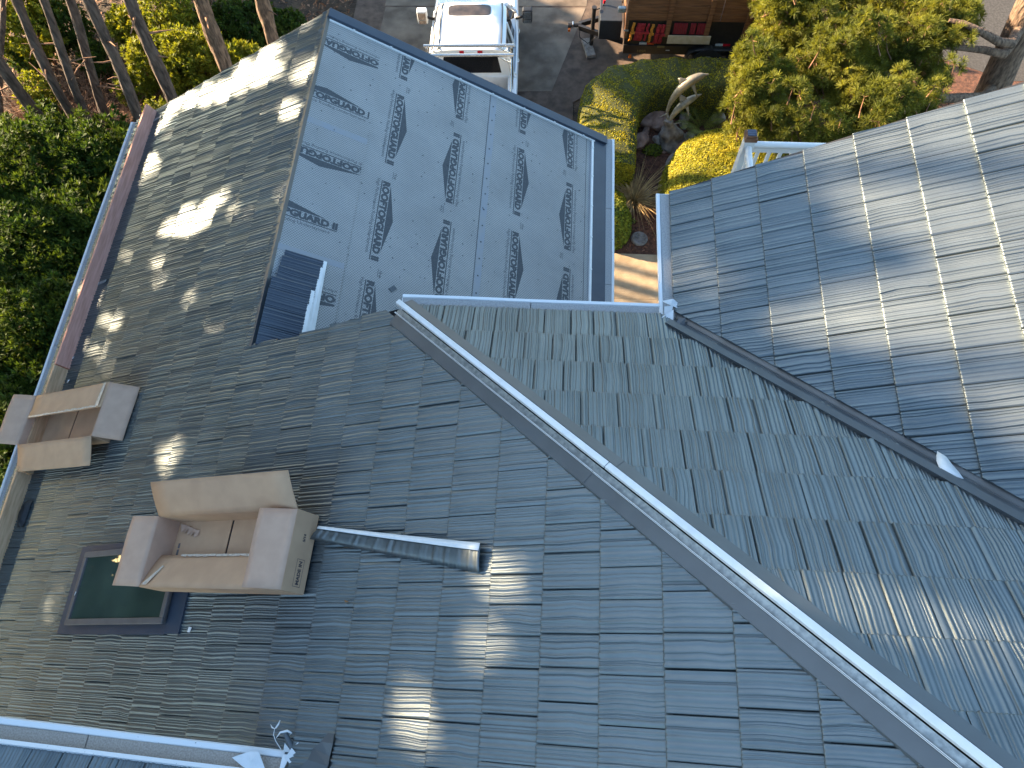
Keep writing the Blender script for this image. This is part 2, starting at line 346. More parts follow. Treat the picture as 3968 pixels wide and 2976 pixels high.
# ------------------------------------------------------------------ house geometry (metres; ridge end of the low wing at the origin)
PT = 0.57667                      # roof pitch
CO = 1 / math.hypot(1, PT)
YN, Q, XE, YE, WA, WB, XF, YF = 4.527, 1.528, 3.778, 1.251, 3.28, 3.4346, 1.162, -3.305
GZ = -7.1
EXPO = 0.37
ZQ = PT * Q                       # eave height of the high roofs
V = Vector
class Slope:                      # a roof plane: point(t along eave, s up the slope, h off it)
    def __init__(s, O, t, up, n):
        s.O, s.t, s.up, s.n = V(O), V(t), V(up), V(n)
    def P(s, a, b, h=0.):
        return s.O + s.t * a + s.up * b + s.n * h
    def mat(s, a, b, h=0.):
        p = s.P(a, b, h); m = Matrix.Identity(4)
        for i in range(3):
            m[i][0], m[i][1], m[i][2], m[i][3] = s.t[i], s.up[i], s.n[i], p[i]
        return m
SA = Slope((0, 0, 0), (0, -1, 0), (CO, 0, PT * CO), (-PT * CO, 0, CO))          # west slope, also the upper west slope
SB = Slope((0, 0, 0), (0, 1, 0), (-CO, 0, PT * CO), (PT * CO, 0, CO))           # east slope of the low wing (s negative down)
SD = Slope((0, 0, ZQ), (-1, 0, 0), (0, -CO, PT * CO), (0, PT * CO, CO))         # north slope over the low wing
SE_ = Slope((XE, 0, ZQ), (0, -1, 0), (CO, 0, PT * CO), (-PT * CO, 0, CO))       # west slope of the right wing
F0, F1 = V(FGUT[0]), V(FGUT[1])
fd = (F0 - F1).normalized()
fz = V((0, 0, 1)); fh = fz.cross(fd)                                            # horizontal, up-slope direction of the near roof
if fh.y > 0: fh = -fh
ZF = PT * XF
fup = (fh * CO + fz * (PT * CO)); fn = (fz * CO - fh * (PT * CO))
SF = Slope(tuple(V((F1.x, F1.y, ZF)) + fh * .169), tuple(fd), tuple(fup), tuple(fn))

house = empty('house', (0, 0, GZ), 'grey steel shake roofed house with an unfinished low wing under printed underlayment', 'house')

# ---- shake pieces: one pressed steel shake, ribbed along the slope
SH_W, SH_L = 0.212, 0.395
def shake_arrays(seed, w=SH_W, L=SH_L, butt=.036, amp=1.0, rows=6):
    """pressed wood grain: rounded ribs with narrow grooves running up the slope, wavering a little"""
    r = random.Random(seed)
    cuts = [0.]
    while cuts[-1] < w - .010:
        cuts.append(cuts[-1] + r.choice([.013, .017, .021, .025, .030, .036, .020]))
    sc = (w - .004) / cuts[-1]; cuts = [.002 + c * sc for c in cuts]
    a = []; h = []
    for i in range(len(cuts) - 1):
        c0, c1 = cuts[i], cuts[i + 1]; d = c1 - c0
        pk = min(d, .028) * r.uniform(.32, .62) * amp
        sk = r.choice([r.uniform(.16, .34), r.uniform(.4, .6), r.uniform(.66, .84)])
        a += [c0, c0 + d * sk * .5, c0 + d * sk, c0 + d * (.5 + sk * .5)]
        h += [r.uniform(0, .0015), pk * r.uniform(.5, .68), pk, pk * r.uniform(.48, .7)]
    a.append(cuts[-1]); h.append(0.)
    a = np.array(a); h = np.array(h); n = len(a)
    ph = np.repeat(np.cumsum([r.uniform(-.25, .3) for _ in range(n // 4 + 1)]), 4)[:n] + r.uniform(0, 6)
    wa = r.choice([.001, .003, .006, .009, .005]); lam = r.uniform(.22, .42)
    b = np.r_[0, .007, np.linspace(0, L, rows - 1)[1:]]
    win = np.sin(np.pi * np.clip((a - a[0]) / (a[-1] - a[0]), 0, 1)) ** .7
    vs = []
    for bi in b:
        aa = a + wa * win * np.sin(2 * np.pi * bi / lam + ph * .6)
        hh = h * (.95 + .08 * np.sin(bi * 11 + ph)) + butt * (1 - bi / L) + .004
        vs.append(np.stack([aa, np.full(n, bi), hh], 1))
    top = np.concatenate(vs)
    f = []
    for j in range(rows - 1):
        for i in range(n - 1):
            f.append((j * n + i, j * n + i + 1, (j + 1) * n + i + 1, (j + 1) * n + i))
    sm = [1] * len(f)
    base = len(top)
    # rounded nose, then the butt face
    n1 = top[:n].copy(); n1[:, 1] -= .0045; n1[:, 2] -= .0025
    n2 = top[:n].copy(); n2[:, 1] -= .0075; n2[:, 2] -= .009
    for i in range(n - 1):
        f += [(base + i, base + i + 1, i + 1, i), (base + n + i, base + n + i + 1, base + i + 1, base + i)]; sm += [1, 1]
    fr = n2.copy(); fb = fr.copy(); fb[:, 2] = -.006; fb[:, 1] += .004
    ex = [n1, n2, fr, fb]; base += 2 * n
    for i in range(n - 1): f.append((base + n + i, base + n + i + 1, base + i + 1, base + i)); sm.append(0)
    base += 2 * n
    for side in (0, n - 1):
        e = top[side::n].copy(); eb = e.copy(); eb[:, 2] -= .016
        ex += [e, eb]
        for j in range(rows - 1):
            q = (base + j, base + j + 1, base + rows + j + 1, base + rows + j)
            f.append(q if side == 0 else q[::-1]); sm.append(0)
        base += 2 * rows
    return np.concatenate([top] + ex), np.array(f, np.int32), np.array(sm, bool)

NVAR = 18
VWID = [(.178, .212, .246)[i % 3] for i in range(NVAR)]
VAR = [shake_arrays(100 + i, VWID[i]) for i in range(NVAR)]
VMESH = []
def mesh_from(arr, name, m):
    v, f, sm = arr
    me = bpy.data.meshes.new(name)
    me.from_pydata(v.tolist(), [], f.tolist()); me.materials.append(m)
    me.polygons.foreach_set('use_smooth', sm); me.update()
    return me
for i in range(NVAR): VMESH.append(mesh_from(VAR[i], 'shingle', M_SHAKE))

R3 = np.array(CAM_ROT); CP = np.array(CAM_POS)
def cam_px(P):
    d = (np.asarray(P) - CP) @ R3
    return np.stack([512 + FPX / 3.875 * d[..., 0] / -d[..., 2], 384 - FPX / 3.875 * d[..., 1] / -d[..., 2]], -1)
def shown_area(P):
    q = cam_px(P)
    x, y = q[:, 0], q[:, 1]
    if x.max() < 0 or x.min() > 1024 or y.max() < 0 or y.min() > 768: return 0.
    x = np.clip(x, 0, 1024); y = np.clip(y, 0, 768)
    return .5 * abs(sum(x[i] * y[(i + 1) % 4] - x[(i + 1) % 4] * y[i] for i in range(4)))

PLACED = []       # (slope part, slope, a, s, variant, clips, area)
def lay(part, S, s0, s1, a0, a1, region, clips_for, off=0):
    k = 0; s = s0
    while s < s1:
        a = a0 - ((k * 0.37 + off) % 1.) * SH_W
        while a < a1:
            vi = int(RNG.integers(NVAR)); wd = VWID[vi]
            ctr = (a + wd / 2, s + EXPO / 2)
            if region(a, a + wd, s, s + SH_L):
                cl = clips_for(a, a + wd, s, s + SH_L, ctr)
                if cl is not None:
                    C4 = [S.P(a, s), S.P(a + wd, s), S.P(a + wd, s + EXPO), S.P(a, s + EXPO)]
                    ar = shown_area(np.array([tuple(p) for p in C4]))
                    PLACED.append((part, S, a, s, vi, cl, ar))
            a += wd
        s += EXPO; k += 1

def halfplane_clip(hp, a0, a1, s0, s1):
    """hp = list of (na, ns, d): keep na*a+ns*s <= d.  None when wholly outside, else those that cut the rectangle"""
    out = []
    for na, ns, d in hp:
        v = [na * a + ns * s - d for a in (a0, a1) for s in (s0, s1)]
        if min(v) >= -1e-4: return None
        if max(v) > 1e-4: out.append((na, ns, d))
    return out

# sheathing + part per slope
def deck(name, S, poly, label=None):
    """sheathing plate under a slope: polygon in (a, s)"""
    mb = MB(); n = len(poly)
    ar = sum(poly[i][0] * poly[(i + 1) % n][1] - poly[(i + 1) % n][0] * poly[i][1] for i in range(n))
    if ar < 0: poly = poly[::-1]
    vs = [S.P(a, s, -.06) for a, s in poly] + [S.P(a, s, -.008) for a, s in poly]
    mb.add(vs, [tuple(range(n - 1, -1, -1)), tuple(range(n, 2 * n))] + [(i, (i + 1) % n, n + (i + 1) % n, n + i) for i in range(n)])
    o = mb.build(name, M_DECK, house)
    if label: o['label'] = label
    return o

sA0 = -WA / CO
roofA = deck('roof_slope', SA, [(-YN, sA0), (6, sA0), (6, Q / CO + 6 / CO), (0, Q / CO), (0, 0), (-YN, 0)])
sBe = -WB / CO
roofB = deck('roof_slope', SB, [(-.35, sBe), (YN, sBe), (YN, -.02), (-.35, -.02)], 'low slope still bare under printed underlayment')
roofD = deck('roof_slope', SD, [(-Q, 0), (-XE, 0), (-XE - 6, 6 / CO), (-Q - 6, 6 / CO)])
roofE = deck('roof_slope', SE_, [(-YE, 0), (0, 0), (4.4, 4.4 / CO), (-YE, 4.4 / CO)])
roofF = deck('roof_slope', SF, [(-.02, 0), (5.6, 0), (5.6, 2.4), (-2.1, 2.4)])

# west slope: A (y>0, below ridge) and its continuation C (y<0, up to the hip)
HIPOFF = .075
def hipC(a, s):  # keep left of the hip: x + y <= Q - off, with x = s*CO, y = -a
    return s * CO - a
hpA_north = [(-1, 0, YN)]
hp_sky = None
def clipsA(a0, a1, s0, s1, c):
    hp = []
    if c[0] < 0 and c[1] > -.06: 
        hp = []
    y = -c[0]
    if s0 >= -.001 or (s0 > -EXPO and y < 0):
        hp += [(-1, 0, 0.0)] if s0 >= -.001 else []
    if s0 < 0 and s1 > 0 and y > 0: hp += [(0, 1, -.012)]
    hp += [(-1, 0, YN)]
    if s1 > -.001 and y < .3: hp += [(-1, CO, Q - HIPOFF * math.sqrt(2))]
    return halfplane_clip(hp, a0, a1, s0, s1)
def regionA(a0, a1, s0, s1):
    y1, y0 = -a0, -a1
    if y1 > YN + SH_W: return False
    if y1 > 0.02 and y0 > -.001 and s0 > 0: return False
    if y1 > 0 and s0 >= 0 and y0 > 0: return False
    x = s0 * CO
    if y1 < YF - .55 and x < XF + .6 + max(0, (YF - y1)): return False
    if y1 < -4.9: return False
    return True
nA0 = math.floor((0 - sA0) / EXPO)
lay(roofA, SA, sA0 + .004, 8.6, -YN - .0, 4.9, regionA, clipsA)
VALE, VALD = .04, .085
def clipsD(a0, a1, s0, s1, c):
    # x = -a, y = -s*CO ; hip keeps x + y >= Q + off  -> a + s*CO <= -Q - off ; valley keeps x + y <= XE - off
    return halfplane_clip([(1, CO, -Q - .07 * math.sqrt(2)), (-1, -CO, XE - VALD * math.sqrt(2))], a0, a1, s0, s1)
lay(roofD, SD, .004, 6.2, -XE - 6.4, -Q + .2, lambda a0, a1, s0, s1: -a1 - s0 * CO < XE + .6, clipsD, .3)
def clipsE(a0, a1, s0, s1, c):
    # x - XE = s*CO, y = -a ; keep x + y - XE >= off -> a - s*CO <= -off ; rake y <= YE
    return halfplane_clip([(1, -CO, -VALE * math.sqrt(2)), (-1, 0, YE)], a0, a1, s0, s1)
lay(roofE, SE_, .004, 4.35, -YE, 4.6, lambda *r: True, clipsE, .1)
def clipsF(a0, a1, s0, s1, c):
    return halfplane_clip([(-1, -CO, .02)], a0, a1, s0, s1)
lay(roofF, SF, .004, 2.2, -2.3, 5.5, lambda *r: True, clipsF, .55)

def clip_arrays(arr, clips, a, s):
    v, f, sm = arr
    bm = bmesh.new()
    bv = [bm.verts.new(p) for p in v]
    for q, m_ in zip(f, sm):
        try:
            fc = bm.faces.new([bv[i] for i in q]); fc.smooth = bool(m_)
        except ValueError: pass
    for na, ns, d in clips:
        n = V((na, ns, 0)); L = n.length
        dd = (d - na * a - ns * s) / L; n = n / L
        bmesh.ops.bisect_plane(bm, geom=bm.verts[:] + bm.edges[:] + bm.faces[:], plane_co=n * dd, plane_no=n, clear_outer=True)
    if not bm.faces: bm.free(); return None
    bm.normal_update()
    me = bpy.data.meshes.new('shingle'); bm.to_mesh(me); bm.free()
    return me

order = sorted(range(len(PLACED)), key=lambda i: -PLACED[i][6])
solo = set(order[:296])
BV, BF, BS = [], [], []; nb = 0
for i, (part, S, a, s, vi, cl, ar) in enumerate(PLACED):
    lift = random.uniform(0, .0022)
    me = None
    if cl:
        me = clip_arrays(VAR[vi], cl, a, s)
        if me is None: continue
    M4 = S.mat(a, s, lift)
    if i in solo:
        if me is None: me = VMESH[vi]
        elif not me.materials: me.materials.append(M_SHAKE)
        o = bpy.data.objects.new('shingle', me)
        link(o, part)
        o.matrix_basis = M4
    else:
        m4 = np.array(M4)
        if me is None:
            v, f, sm = VAR[vi]
        else:
            v = np.array([tuple(x.co) for x in me.vertices])
            f = [tuple(p.vertices) for p in me.polygons]; sm = [p.use_smooth for p in me.polygons]
            bpy.data.meshes.remove(me)
        w = v @ m4[:3, :3].T + m4[:3, 3]
        BV.append(w)
        BF += [tuple(int(x) + nb for x in q) for q in f]; BS += [bool(x) for x in sm]; nb += len(w)
me = bpy.data.meshes.new('shingle_field')
me.from_pydata(np.concatenate(BV).tolist(), [], BF); me.materials.append(M_SHAKE)
me.polygons.foreach_set('use_smooth', BS); me.update()
o = bpy.data.objects.new('shingle_field', me); link(o, house); o.matrix_parent_inverse = Matrix.Translation((0, 0, -GZ)); o['kind'] = 'stuff'
print('shakes', len(PLACED), 'field faces', len(BF))

def hb(mb, name, mats, label=None, bevel=0):
    o = mb.build(name, mats, house, bevel)
    if label: o['label'] = label
    return o
def child(mb, name, mats, parent, bevel=0):
    o = mb.build(name, mats, None, bevel)
    o.parent = parent          # the part stands at the world origin, so no inverse is needed
    return o

# ---- walls below the eaves
w = MB()
gx0, gx1, gy = -WA + .45, WB - .45, YN - .4
zr = lambda x: (PT * x if x < 0 else -PT * x) - .1
w.add([(gx0, -.4, GZ), (gx1, -.4, GZ), (gx1, gy, GZ), (gx0, gy, GZ), (gx0, -.4, zr(gx0)), (gx1, -.4, zr(gx1)), (gx1, gy, zr(gx1)), (gx0, gy, zr(gx0)), (0, gy, -.1), (0, -.4, -.1)],
      [(1, 2, 6, 5), (2, 3, 7, 8, 6), (3, 0, 4, 7)])
hb(w, 'wall', M_WALLP)
w = MB()
w.box(Q + .02, XE + .5, -8, -.45, GZ, ZQ - .12)
hb(w, 'wall', M_WALLP)
w = MB(); w.box(XE + .5, XE + 4.3, -8, YE - .4, GZ, ZQ - .02); hb(w, 'wall', M_WALLP)
w = MB(); w.box(gx0, Q, -8, -.45, GZ, -2.1); hb(w, 'wall', M_WALLP)
# step between the upper west slope and the low wing
st = MB()
st.add([(0, -.004, -.01), (Q, -.004, ZQ + .0), (Q, -.004, ZQ - .07), (Q, -.004, -PT * Q - .02), (0, -.004, -.03)], [(0, 4, 3, 2, 1)])
st.add([(0, -.03, -.01), (Q, -.03, ZQ + .0), (Q, -.03, -PT * Q - .02), (0, -.03, -.03)], [(0, 1, 2, 3)])
hb(st, 'step_flashing', M_BLACK)
# rake trims
def bar_on(S, a0, a1, s0, s1, h0, h1):
    mb = MB(); mb.hexa([S.P(a0, s0, h0), S.P(a1, s0, h0), S.P(a1, s1, h0), S.P(a0, s1, h0), S.P(a0, s0, h1), S.P(a1, s0, h1), S.P(a1, s1, h1), S.P(a0, s1, h1)]); return mb
hb(bar_on(SB, YN - .13, YN + .005, sBe, .03, -.06, .055), 'rake_trim', M_BLUE, None, .008)
hb(bar_on(SB, YN - .155, YN - .131, sBe + .18, .0, -.006, .018), 'white_trim_edge', M_WHITE)
hb(bar_on(SA, -YN - .03, -YN - .004, sA0, .0, -.09, .02), 'rake_trim', M_TRIM)
hb(bar_on(SE_, -YE - .022, -YE - .003, 0, 4.4, -.12, .012), 'rake_trim', M_BLACK)
# low wing eave starter metal
hb(bar_on(SB, -.3, YN - .12, sBe - .01, sBe + .20, -.004, .016), 'eave_metal', M_BLUE)
hb(bar_on(SB, -.3, YN - .16, sBe + .202, sBe + .232, -.004, .022), 'white_trim_edge', M_WHITE)
# ridge strip between west slope and underlayment
rs = MB()
y0, y1 = .0, YN
rs.add([SA.P(-y1, -.085, .036), SA.P(-y0, -.085, .036), SA.P(-y0, .012, .046), SA.P(-y1, .012, .046)], [(0, 1, 2, 3)])
rs.add([SA.P(-y1, .012, .046), SA.P(-y0, .012, .046), SA.P(-y0, .012, .0), SA.P(-y1, .012, .0)], [(0, 1, 2, 3)])
hb(rs, 'ridge_strip', M_TRIM)

# ---- gutters
def gutter(p0, p1, outv, capends=(True, True), k_=1.0, mg=M_GUARD):
    p0, p1, outv = V(p0), V(p1), V(outv)
    u = V((0, 0, 1)); al = (p1 - p0); L = al.length; al = al / L
    prof = [(-.012, .0), (-.012, -.115), (.10, -.115), (.118, -.03), (.13, .004)]
    g = MB()
    P = lambda l, o_, z: p0 + al * l + outv * (o_ * k_) + u * z
    for i in range(len(prof) - 1):
        (o0, z0), (o1, z1) = prof[i], prof[i + 1]
        q = [P(0, o0, z0), P(L, o0, z0), P(L, o1, z1), P(0, o1, z1)]
        g.slab(q, .003)
    gut = hb(g, 'gutter', M_WHITE)
    lip = MB()
    lp = [(.098, .006), (.104, .016), (.128, .016), (.134, .004), (.128, -.008), (.104, -.004)]
    n = len(lp)
    nseg = max(2, int(L / .5))
    vs = []
    for k in range(nseg + 1):
        l = L * k / nseg; wob = .0015 * math.sin(k * 2.1)
        vs += [P(l, a + wob, b + wob) for a, b in lp]
    fs = [(k * n + i, k * n + (i + 1) % n, (k + 1) * n + (i + 1) % n, (k + 1) * n + i) for k in range(nseg) for i in range(n)]
    lip.add(vs, fs)
    lip.add(vs[:n], [tuple(range(n))]); lip.add(vs[-n:], [tuple(range(n - 1, -1, -1))])
    child(lip, 'gutter_lip', M_LIP, gut)
    # guard in lengths of about 1.2 m
    k = max(1, round(L / 1.25))
    for j in range(k):
        gm = MB(); l0, l1 = L * j / k + .003, L * (j + 1) / k - .003
        gm.slab([P(l0, -.018, .004), P(l1, -.018, .004), P(l1, .097, .007), P(l0, .097, .007)], .004)
        child(gm, 'gutter_guard', mg, gut)
    for e, l in zip(capends, (0, L)):
        if e:
            cp = MB(); cp.slab([P(l, -.012, .01), P(l, -.012, -.115), P(l, .10, -.115), P(l, .132, .01)], .004)
            child(cp, 'end_cap', M_WHITE, gut)
    return gut
zA = -PT * WA
gutter((-WA, YN - .02, zA - .005), (-WA, -5.2, zA - .005), (-1, 0, 0))
gutter((WB, YN - .01, -PT * WB - .005), (WB, -.3, -PT * WB - .005), (1, 0, 0))
gutter((Q + .015, .0, ZQ - .002), (XE - .115, .0, ZQ - .002), (0, 1, 0), (True, False))
gutter((XE, YE - .005, ZQ - .002), (XE, -.11, ZQ - .002), (-1, 0, 0))
fo = -fh
gF0 = V((F0.x, F0.y, ZF)) - fo * .169; gF1 = V((F1.x, F1.y, ZF)) - fo * .169
gutter(gF0 + fd * 3.4, gF1 - fd * .0, fo, (False, False), 1.3, M_GUARDT)
hb(bar_on(SF, .0, 5.5, -.016, .012, .03, .066), 'white_trim_edge', M_LIP)

# ---- hip flashing pair and bare batten (cap not fitted yet)
hipd = V((1, -1, PT)).normalized()
H0 = V((Q, 0, ZQ))
pc = V((-1, -1, 0)) / math.sqrt(2); pdv = V((1, 1, 0)) / math.sqrt(2); drop = -PT / math.sqrt(2)
def hipP(l, o, h):
    """o<0: west side, o>0: north side of the hip; h above the roof plane there"""
    d = pc * -o if o < 0 else pdv * o
    return H0 + hipd * l + d + V((0, 0, drop * abs(o) + h))
def hip_strip(l0, l1, prof, name, m, label=None):
    mb = MB(); n = len(prof); vs = []
    k = max(1, int((l1 - l0) / .8)); 
    for j in range(k + 1):
        l = l0 + (l1 - l0) * j / k
        vs += [hipP(l, o_, h) for o_, h in prof]
    fs = [(j * n + i, j * n + i + 1, (j + 1) * n + i + 1, (j + 1) * n + i) for j in range(k) for i in range(n - 1)]
    mb.add(vs, fs)
    o = hb(mb, name, m, label)
    so = o.modifiers.new('thickness', 'SOLIDIFY'); so.thickness = .002; so.offset = 0
    return o
for l0, l1, up in ((.02, 2.42, .004), (2.38, 7.6, 0)):
    hip_strip(l0 + (.05 if l0 < 1 else 0), l1, [(-.152, .0 + up), (-.150, .060 + up), (-.072, .066 + up), (-.070, .086 + up)], 'hip_flashing', M_TRIM)
    hip_strip(l0, l1 + .08, [(.042, .090 + up), (.045, .068 + up), (.122, .062 + up), (.124, .0 + up)], 'hip_flashing', M_TRIM)
    hip_strip(l0 + .03, l1 - .01, [(-.073, .082 + up), (-.065, .084 + up)], 'white_trim_edge', M_WHITE)
hip_strip(.05, 7.6, [(-.068, .062), (-.02, .070), (-.018, .062)], 'galvanised_strip', M_GALV)
for l0, l1 in ((-.02, 2.45), (2.454, 5.05), (5.054, 7.6)):
    q = [hipP(l0, -.010, .06), hipP(l1, -.010, .06), hipP(l1, .031, .075), hipP(l0, .031, .075), hipP(l0, -.010, .100), hipP(l1, -.010, .100), hipP(l1, .031, .112), hipP(l0, .031, .112)]
    b_ = MB(); b_.hexa(q); hb(b_, 'hip_batten', M_WHITE, None, .004)

# ---- valley flashing
V0 = V((XE, 0, ZQ))
def valP(l, o, h):
    """o<0 north-slope side, o>0 right-wing side; both planes rise away from the valley"""
    d = V((-1, -1, 0)) / math.sqrt(2) * -o if o < 0 else V((1, 1, 0)) / math.sqrt(2) * o
    return V0 + hipd * l + d + V((0, 0, PT / math.sqrt(2) * abs(o) + h))
def val_strip(l0, l1, prof, name, m):
    mb = MB(); n = len(prof); vs = [valP(l, o_, h) for l in (l0, l1) for o_, h in prof]
    mb.add(vs, [(i, i + 1, n + i + 1, n + i) for i in range(n - 1)])
    o = hb(mb, name, m); so = o.modifiers.new('thickness', 'SOLIDIFY'); so.thickness = .002; so.offset = 0
    return o
val_strip(-.06, 7.4, [(-.10, .004), (-.006, .004), (0, .012), (.006, .004), (.11, .004)], 'valley_flashing', M_TRIM)
val_strip(.0, 7.4, [(-.150, .004), (-.148, .064), (-.080, .060), (-.078, .006)], 'valley_edge_trim', M_TRIM)

# ---- underlayment on the low wing
def sheet(d0, d1, y0, y1, h, name='underlayment', m=None, label=None):
    o = hb(bar_on(SB, y0, y1, -d1, -d0, h, h + .0025), name, m or M_UNDER, label)
    return o
u_low = sheet(2.12, 3.96, -.3, YN - .12, -.006, label='lower sheet of printed underlayment')
u_up = sheet(.5, 2.25, -.3, YN - .12, -.0015, label='upper sheet of printed underlayment')
st_a = sheet(.0, .705, 2.80, YN - .12, .003, label='short ridge strip of underlayment nearest the gable')
st_b = sheet(-.012, .695, 1.13, 2.90, .0065, label='middle ridge strip of underlayment')
st_c = sheet(-.012, .69, -.3, 1.21, .0105, label='ridge strip of underlayment under the stacked panels')
lap = child(bar_on(SB, -.3, YN - .125, -2.248, -2.165, .0012, .0026), 'lap_band', M_LAP, u_up)
child(bar_on(SB, -.3, YN - .125, -2.158, -2.151, .0012, .0028), 'lap_line', M_PRINT, u_up)
child(bar_on(SB, -.3, YN - .125, -3.66, -3.653, -.0033, -.0020), 'lap_line', M_PRINT, u_low)
child(bar_on(SB, 2.815, 2.893, -.69, .0, .0092, .0102), 'lap_band', M_LAP, st_b)
child(bar_on(SB, 1.135, 1.205, -.685, .0, .0132, .0142), 'lap_band', M_LAP, st_c)

def text_arrays(body, size, length=None, off=0.):
    cu = bpy.data.curves.new('t', 'FONT'); cu.body = body; cu.size = size; cu.offset = off; cu.resolution_u = 3
    ob = bpy.data.objects.new('t', cu); COL.objects.link(ob)
    dg = bpy.context.evaluated_depsgraph_get(); dg.update()
    me = bpy.data.meshes.new_from_object(ob.evaluated_get(dg))
    v = np.array([tuple(x.co) for x in me.vertices]); f = [tuple(p.vertices) for p in me.polygons]
    bpy.data.objects.remove(ob); bpy.data.meshes.remove(me); bpy.data.curves.remove(cu)
    v[:, 0] -= v[:, 0].min()
    if length: v[:, 0] *= length / v[:, 0].max()
    return v[:, :2], f
T_MAIN = text_arrays('ROOFTOPGUARD II', .098, 1.06, .0065)
T_MAIN[0][:, 1] *= .080 / T_MAIN[0][:, 1].max()
T_SUB = text_arrays('High Performance Roofing Underlayment', .052, 1.0)
T_RKW = text_arrays('rkw', .06, .085)
def print_unit(parent, y, d, e1, e2, h, yr=(-.3, YN - .16), dr=(0, 3.7), rkw=True):
    """printed words with their roof mark; y,d = start of the base line; e1/e2 as (dy, dd)"""
    bm = bmesh.new()
    def put(v2, f):
        bv = [bm.verts.new(SB.P(y + p[0] * e1[0] + p[1] * e2[0], -(d + p[0] * e1[1] + p[1] * e2[1]), h)) for p in v2]
        for q in f:
            try: bm.faces.new([bv[i] for i in q])
            except ValueError: pass
    put(*T_MAIN)
    put([(p[0] - .01, p[1] - .078) for p in T_SUB[0]], T_SUB[1])
    put([(0, -.026), (1.06, -.026), (1.06, -.014), (0, -.014)], [(0, 1, 2, 3)])
    put([(.03, .086), (.93, .086), (.50, .172)], [(0, 1, 2)])
    if rkw:
        put([(p[0] - .155, p[1] + .105) for p in T_RKW[0]], T_RKW[1])
        put([(-.17, .092), (-.07, .092), (-.07, .097), (-.17, .097)], [(0, 1, 2, 3)])
    eD = SB.up * -1
    for (co, no) in ((SB.P(yr[0], 0), V((0, -1, 0))), (SB.P(yr[1], 0), V((0, 1, 0))), (SB.P(0, -dr[0]), -eD), (SB.P(0, -dr[1]), eD)):
        bmesh.ops.bisect_plane(bm, geom=bm.verts[:] + bm.edges[:] + bm.faces[:], plane_co=co, plane_no=no, clear_outer=True)
    if not bm.faces: bm.free(); return
    for fc in bm.faces:
        fc.normal_update()
        if fc.normal.dot(SB.n) < 0: fc.normal_flip()
    me = bpy.data.meshes.new('lettering'); bm.to_mesh(me); bm.free(); me.materials.append(M_PRINT)
    o = bpy.data.objects.new('lettering', me); link(o, parent)
DN, UPt = ((-1, 0), (0, 1)), ((1, 0), (0, -1))
for ys in (5.047, 3.734, 2.424, 1.108): print_unit(u_up, ys, .955, *DN, .0016)
for ys in (3.757, 2.458, 1.145, -.165): print_unit(u_up, ys, 1.79, *UPt, .0016)
for ys in (5.03, 3.715, 2.404, 1.09): print_unit(u_low, ys, 2.625, *DN, -.0029)
for ys in (3.747, 2.428, 1.10, -.21): print_unit(u_low, ys, 3.435, *UPt, -.0029)
RT, LF = ((0, 1), (1, 0)), ((0, -1), (-1, 0))
print_unit(st_a, 4.085, .82, *LF, .0062, dr=(0, .66), rkw=False)
print_unit(st_a, 3.205, -.36, *RT, .0062, dr=(0, .66), rkw=False)
print_unit(st_b, 2.46, .735, *LF, .0097, dr=(0, .68))
print_unit(st_b, 1.575, -.515, *RT, .0097, dr=(0, .69), yr=(1.3, 2))
print_unit(st_c, .785, .82, *LF, .0137, dr=(0, .66))
print_unit(st_c, -.06, -.4, *RT, .0137, dr=(0, .66))
# staples and nail heads
nl = MB()
for i in range(260):
    y = random.uniform(0, YN - .2); d = random.uniform(.05, 3.65)
    c = SB.P(y, -d, .009 if d < .7 else .003); r = random.uniform(.003, .005); a = random.uniform(0, 3)
    e1 = SB.t * math.cos(a) + SB.up * math.sin(a); e2 = SB.t * -math.sin(a) + SB.up * math.cos(a)
    nl.hexa([c - e1 * r * 1.8 - e2 * r * .6 , c + e1 * r * 1.8 - e2 * r * .6, c + e1 * r * 1.8 + e2 * r * .6, c - e1 * r * 1.8 + e2 * r * .6] + [p + SB.n * .004 for p in (c - e1 * r * 1.8 - e2 * r * .6 , c + e1 * r * 1.8 - e2 * r * .6, c + e1 * r * 1.8 + e2 * r * .6, c - e1 * r * 1.8 + e2 * r * .6)])
for k in range(18):
    y = .2 + k * .235; c = SB.P(y, -2.205, .0035); nl.fbox(c, SB.t, SB.up, SB.n, -.008, .008, -.008, .008, 0, .003)
o = hb(nl, 'staple_field', M_PRINT); o['kind'] = 'stuff'
wn_ = MB()
for k in range(9):
    c = SB.P(.25 + k * .5, sBe + .215, .022); wn_.fbox(c, SB.t, SB.up, SB.n, -.012, .012, -.012, .012, 0, .008)
for k in range(8):
    c = SB.P(YN - .143, -.3 - k * .47, .018); wn_.fbox(c, SB.t, SB.up, SB.n, -.012, .012, -.012, .012, 0, .01)
o = hb(wn_, 'screw_heads', M_WHITE); o['kind'] = 'stuff'

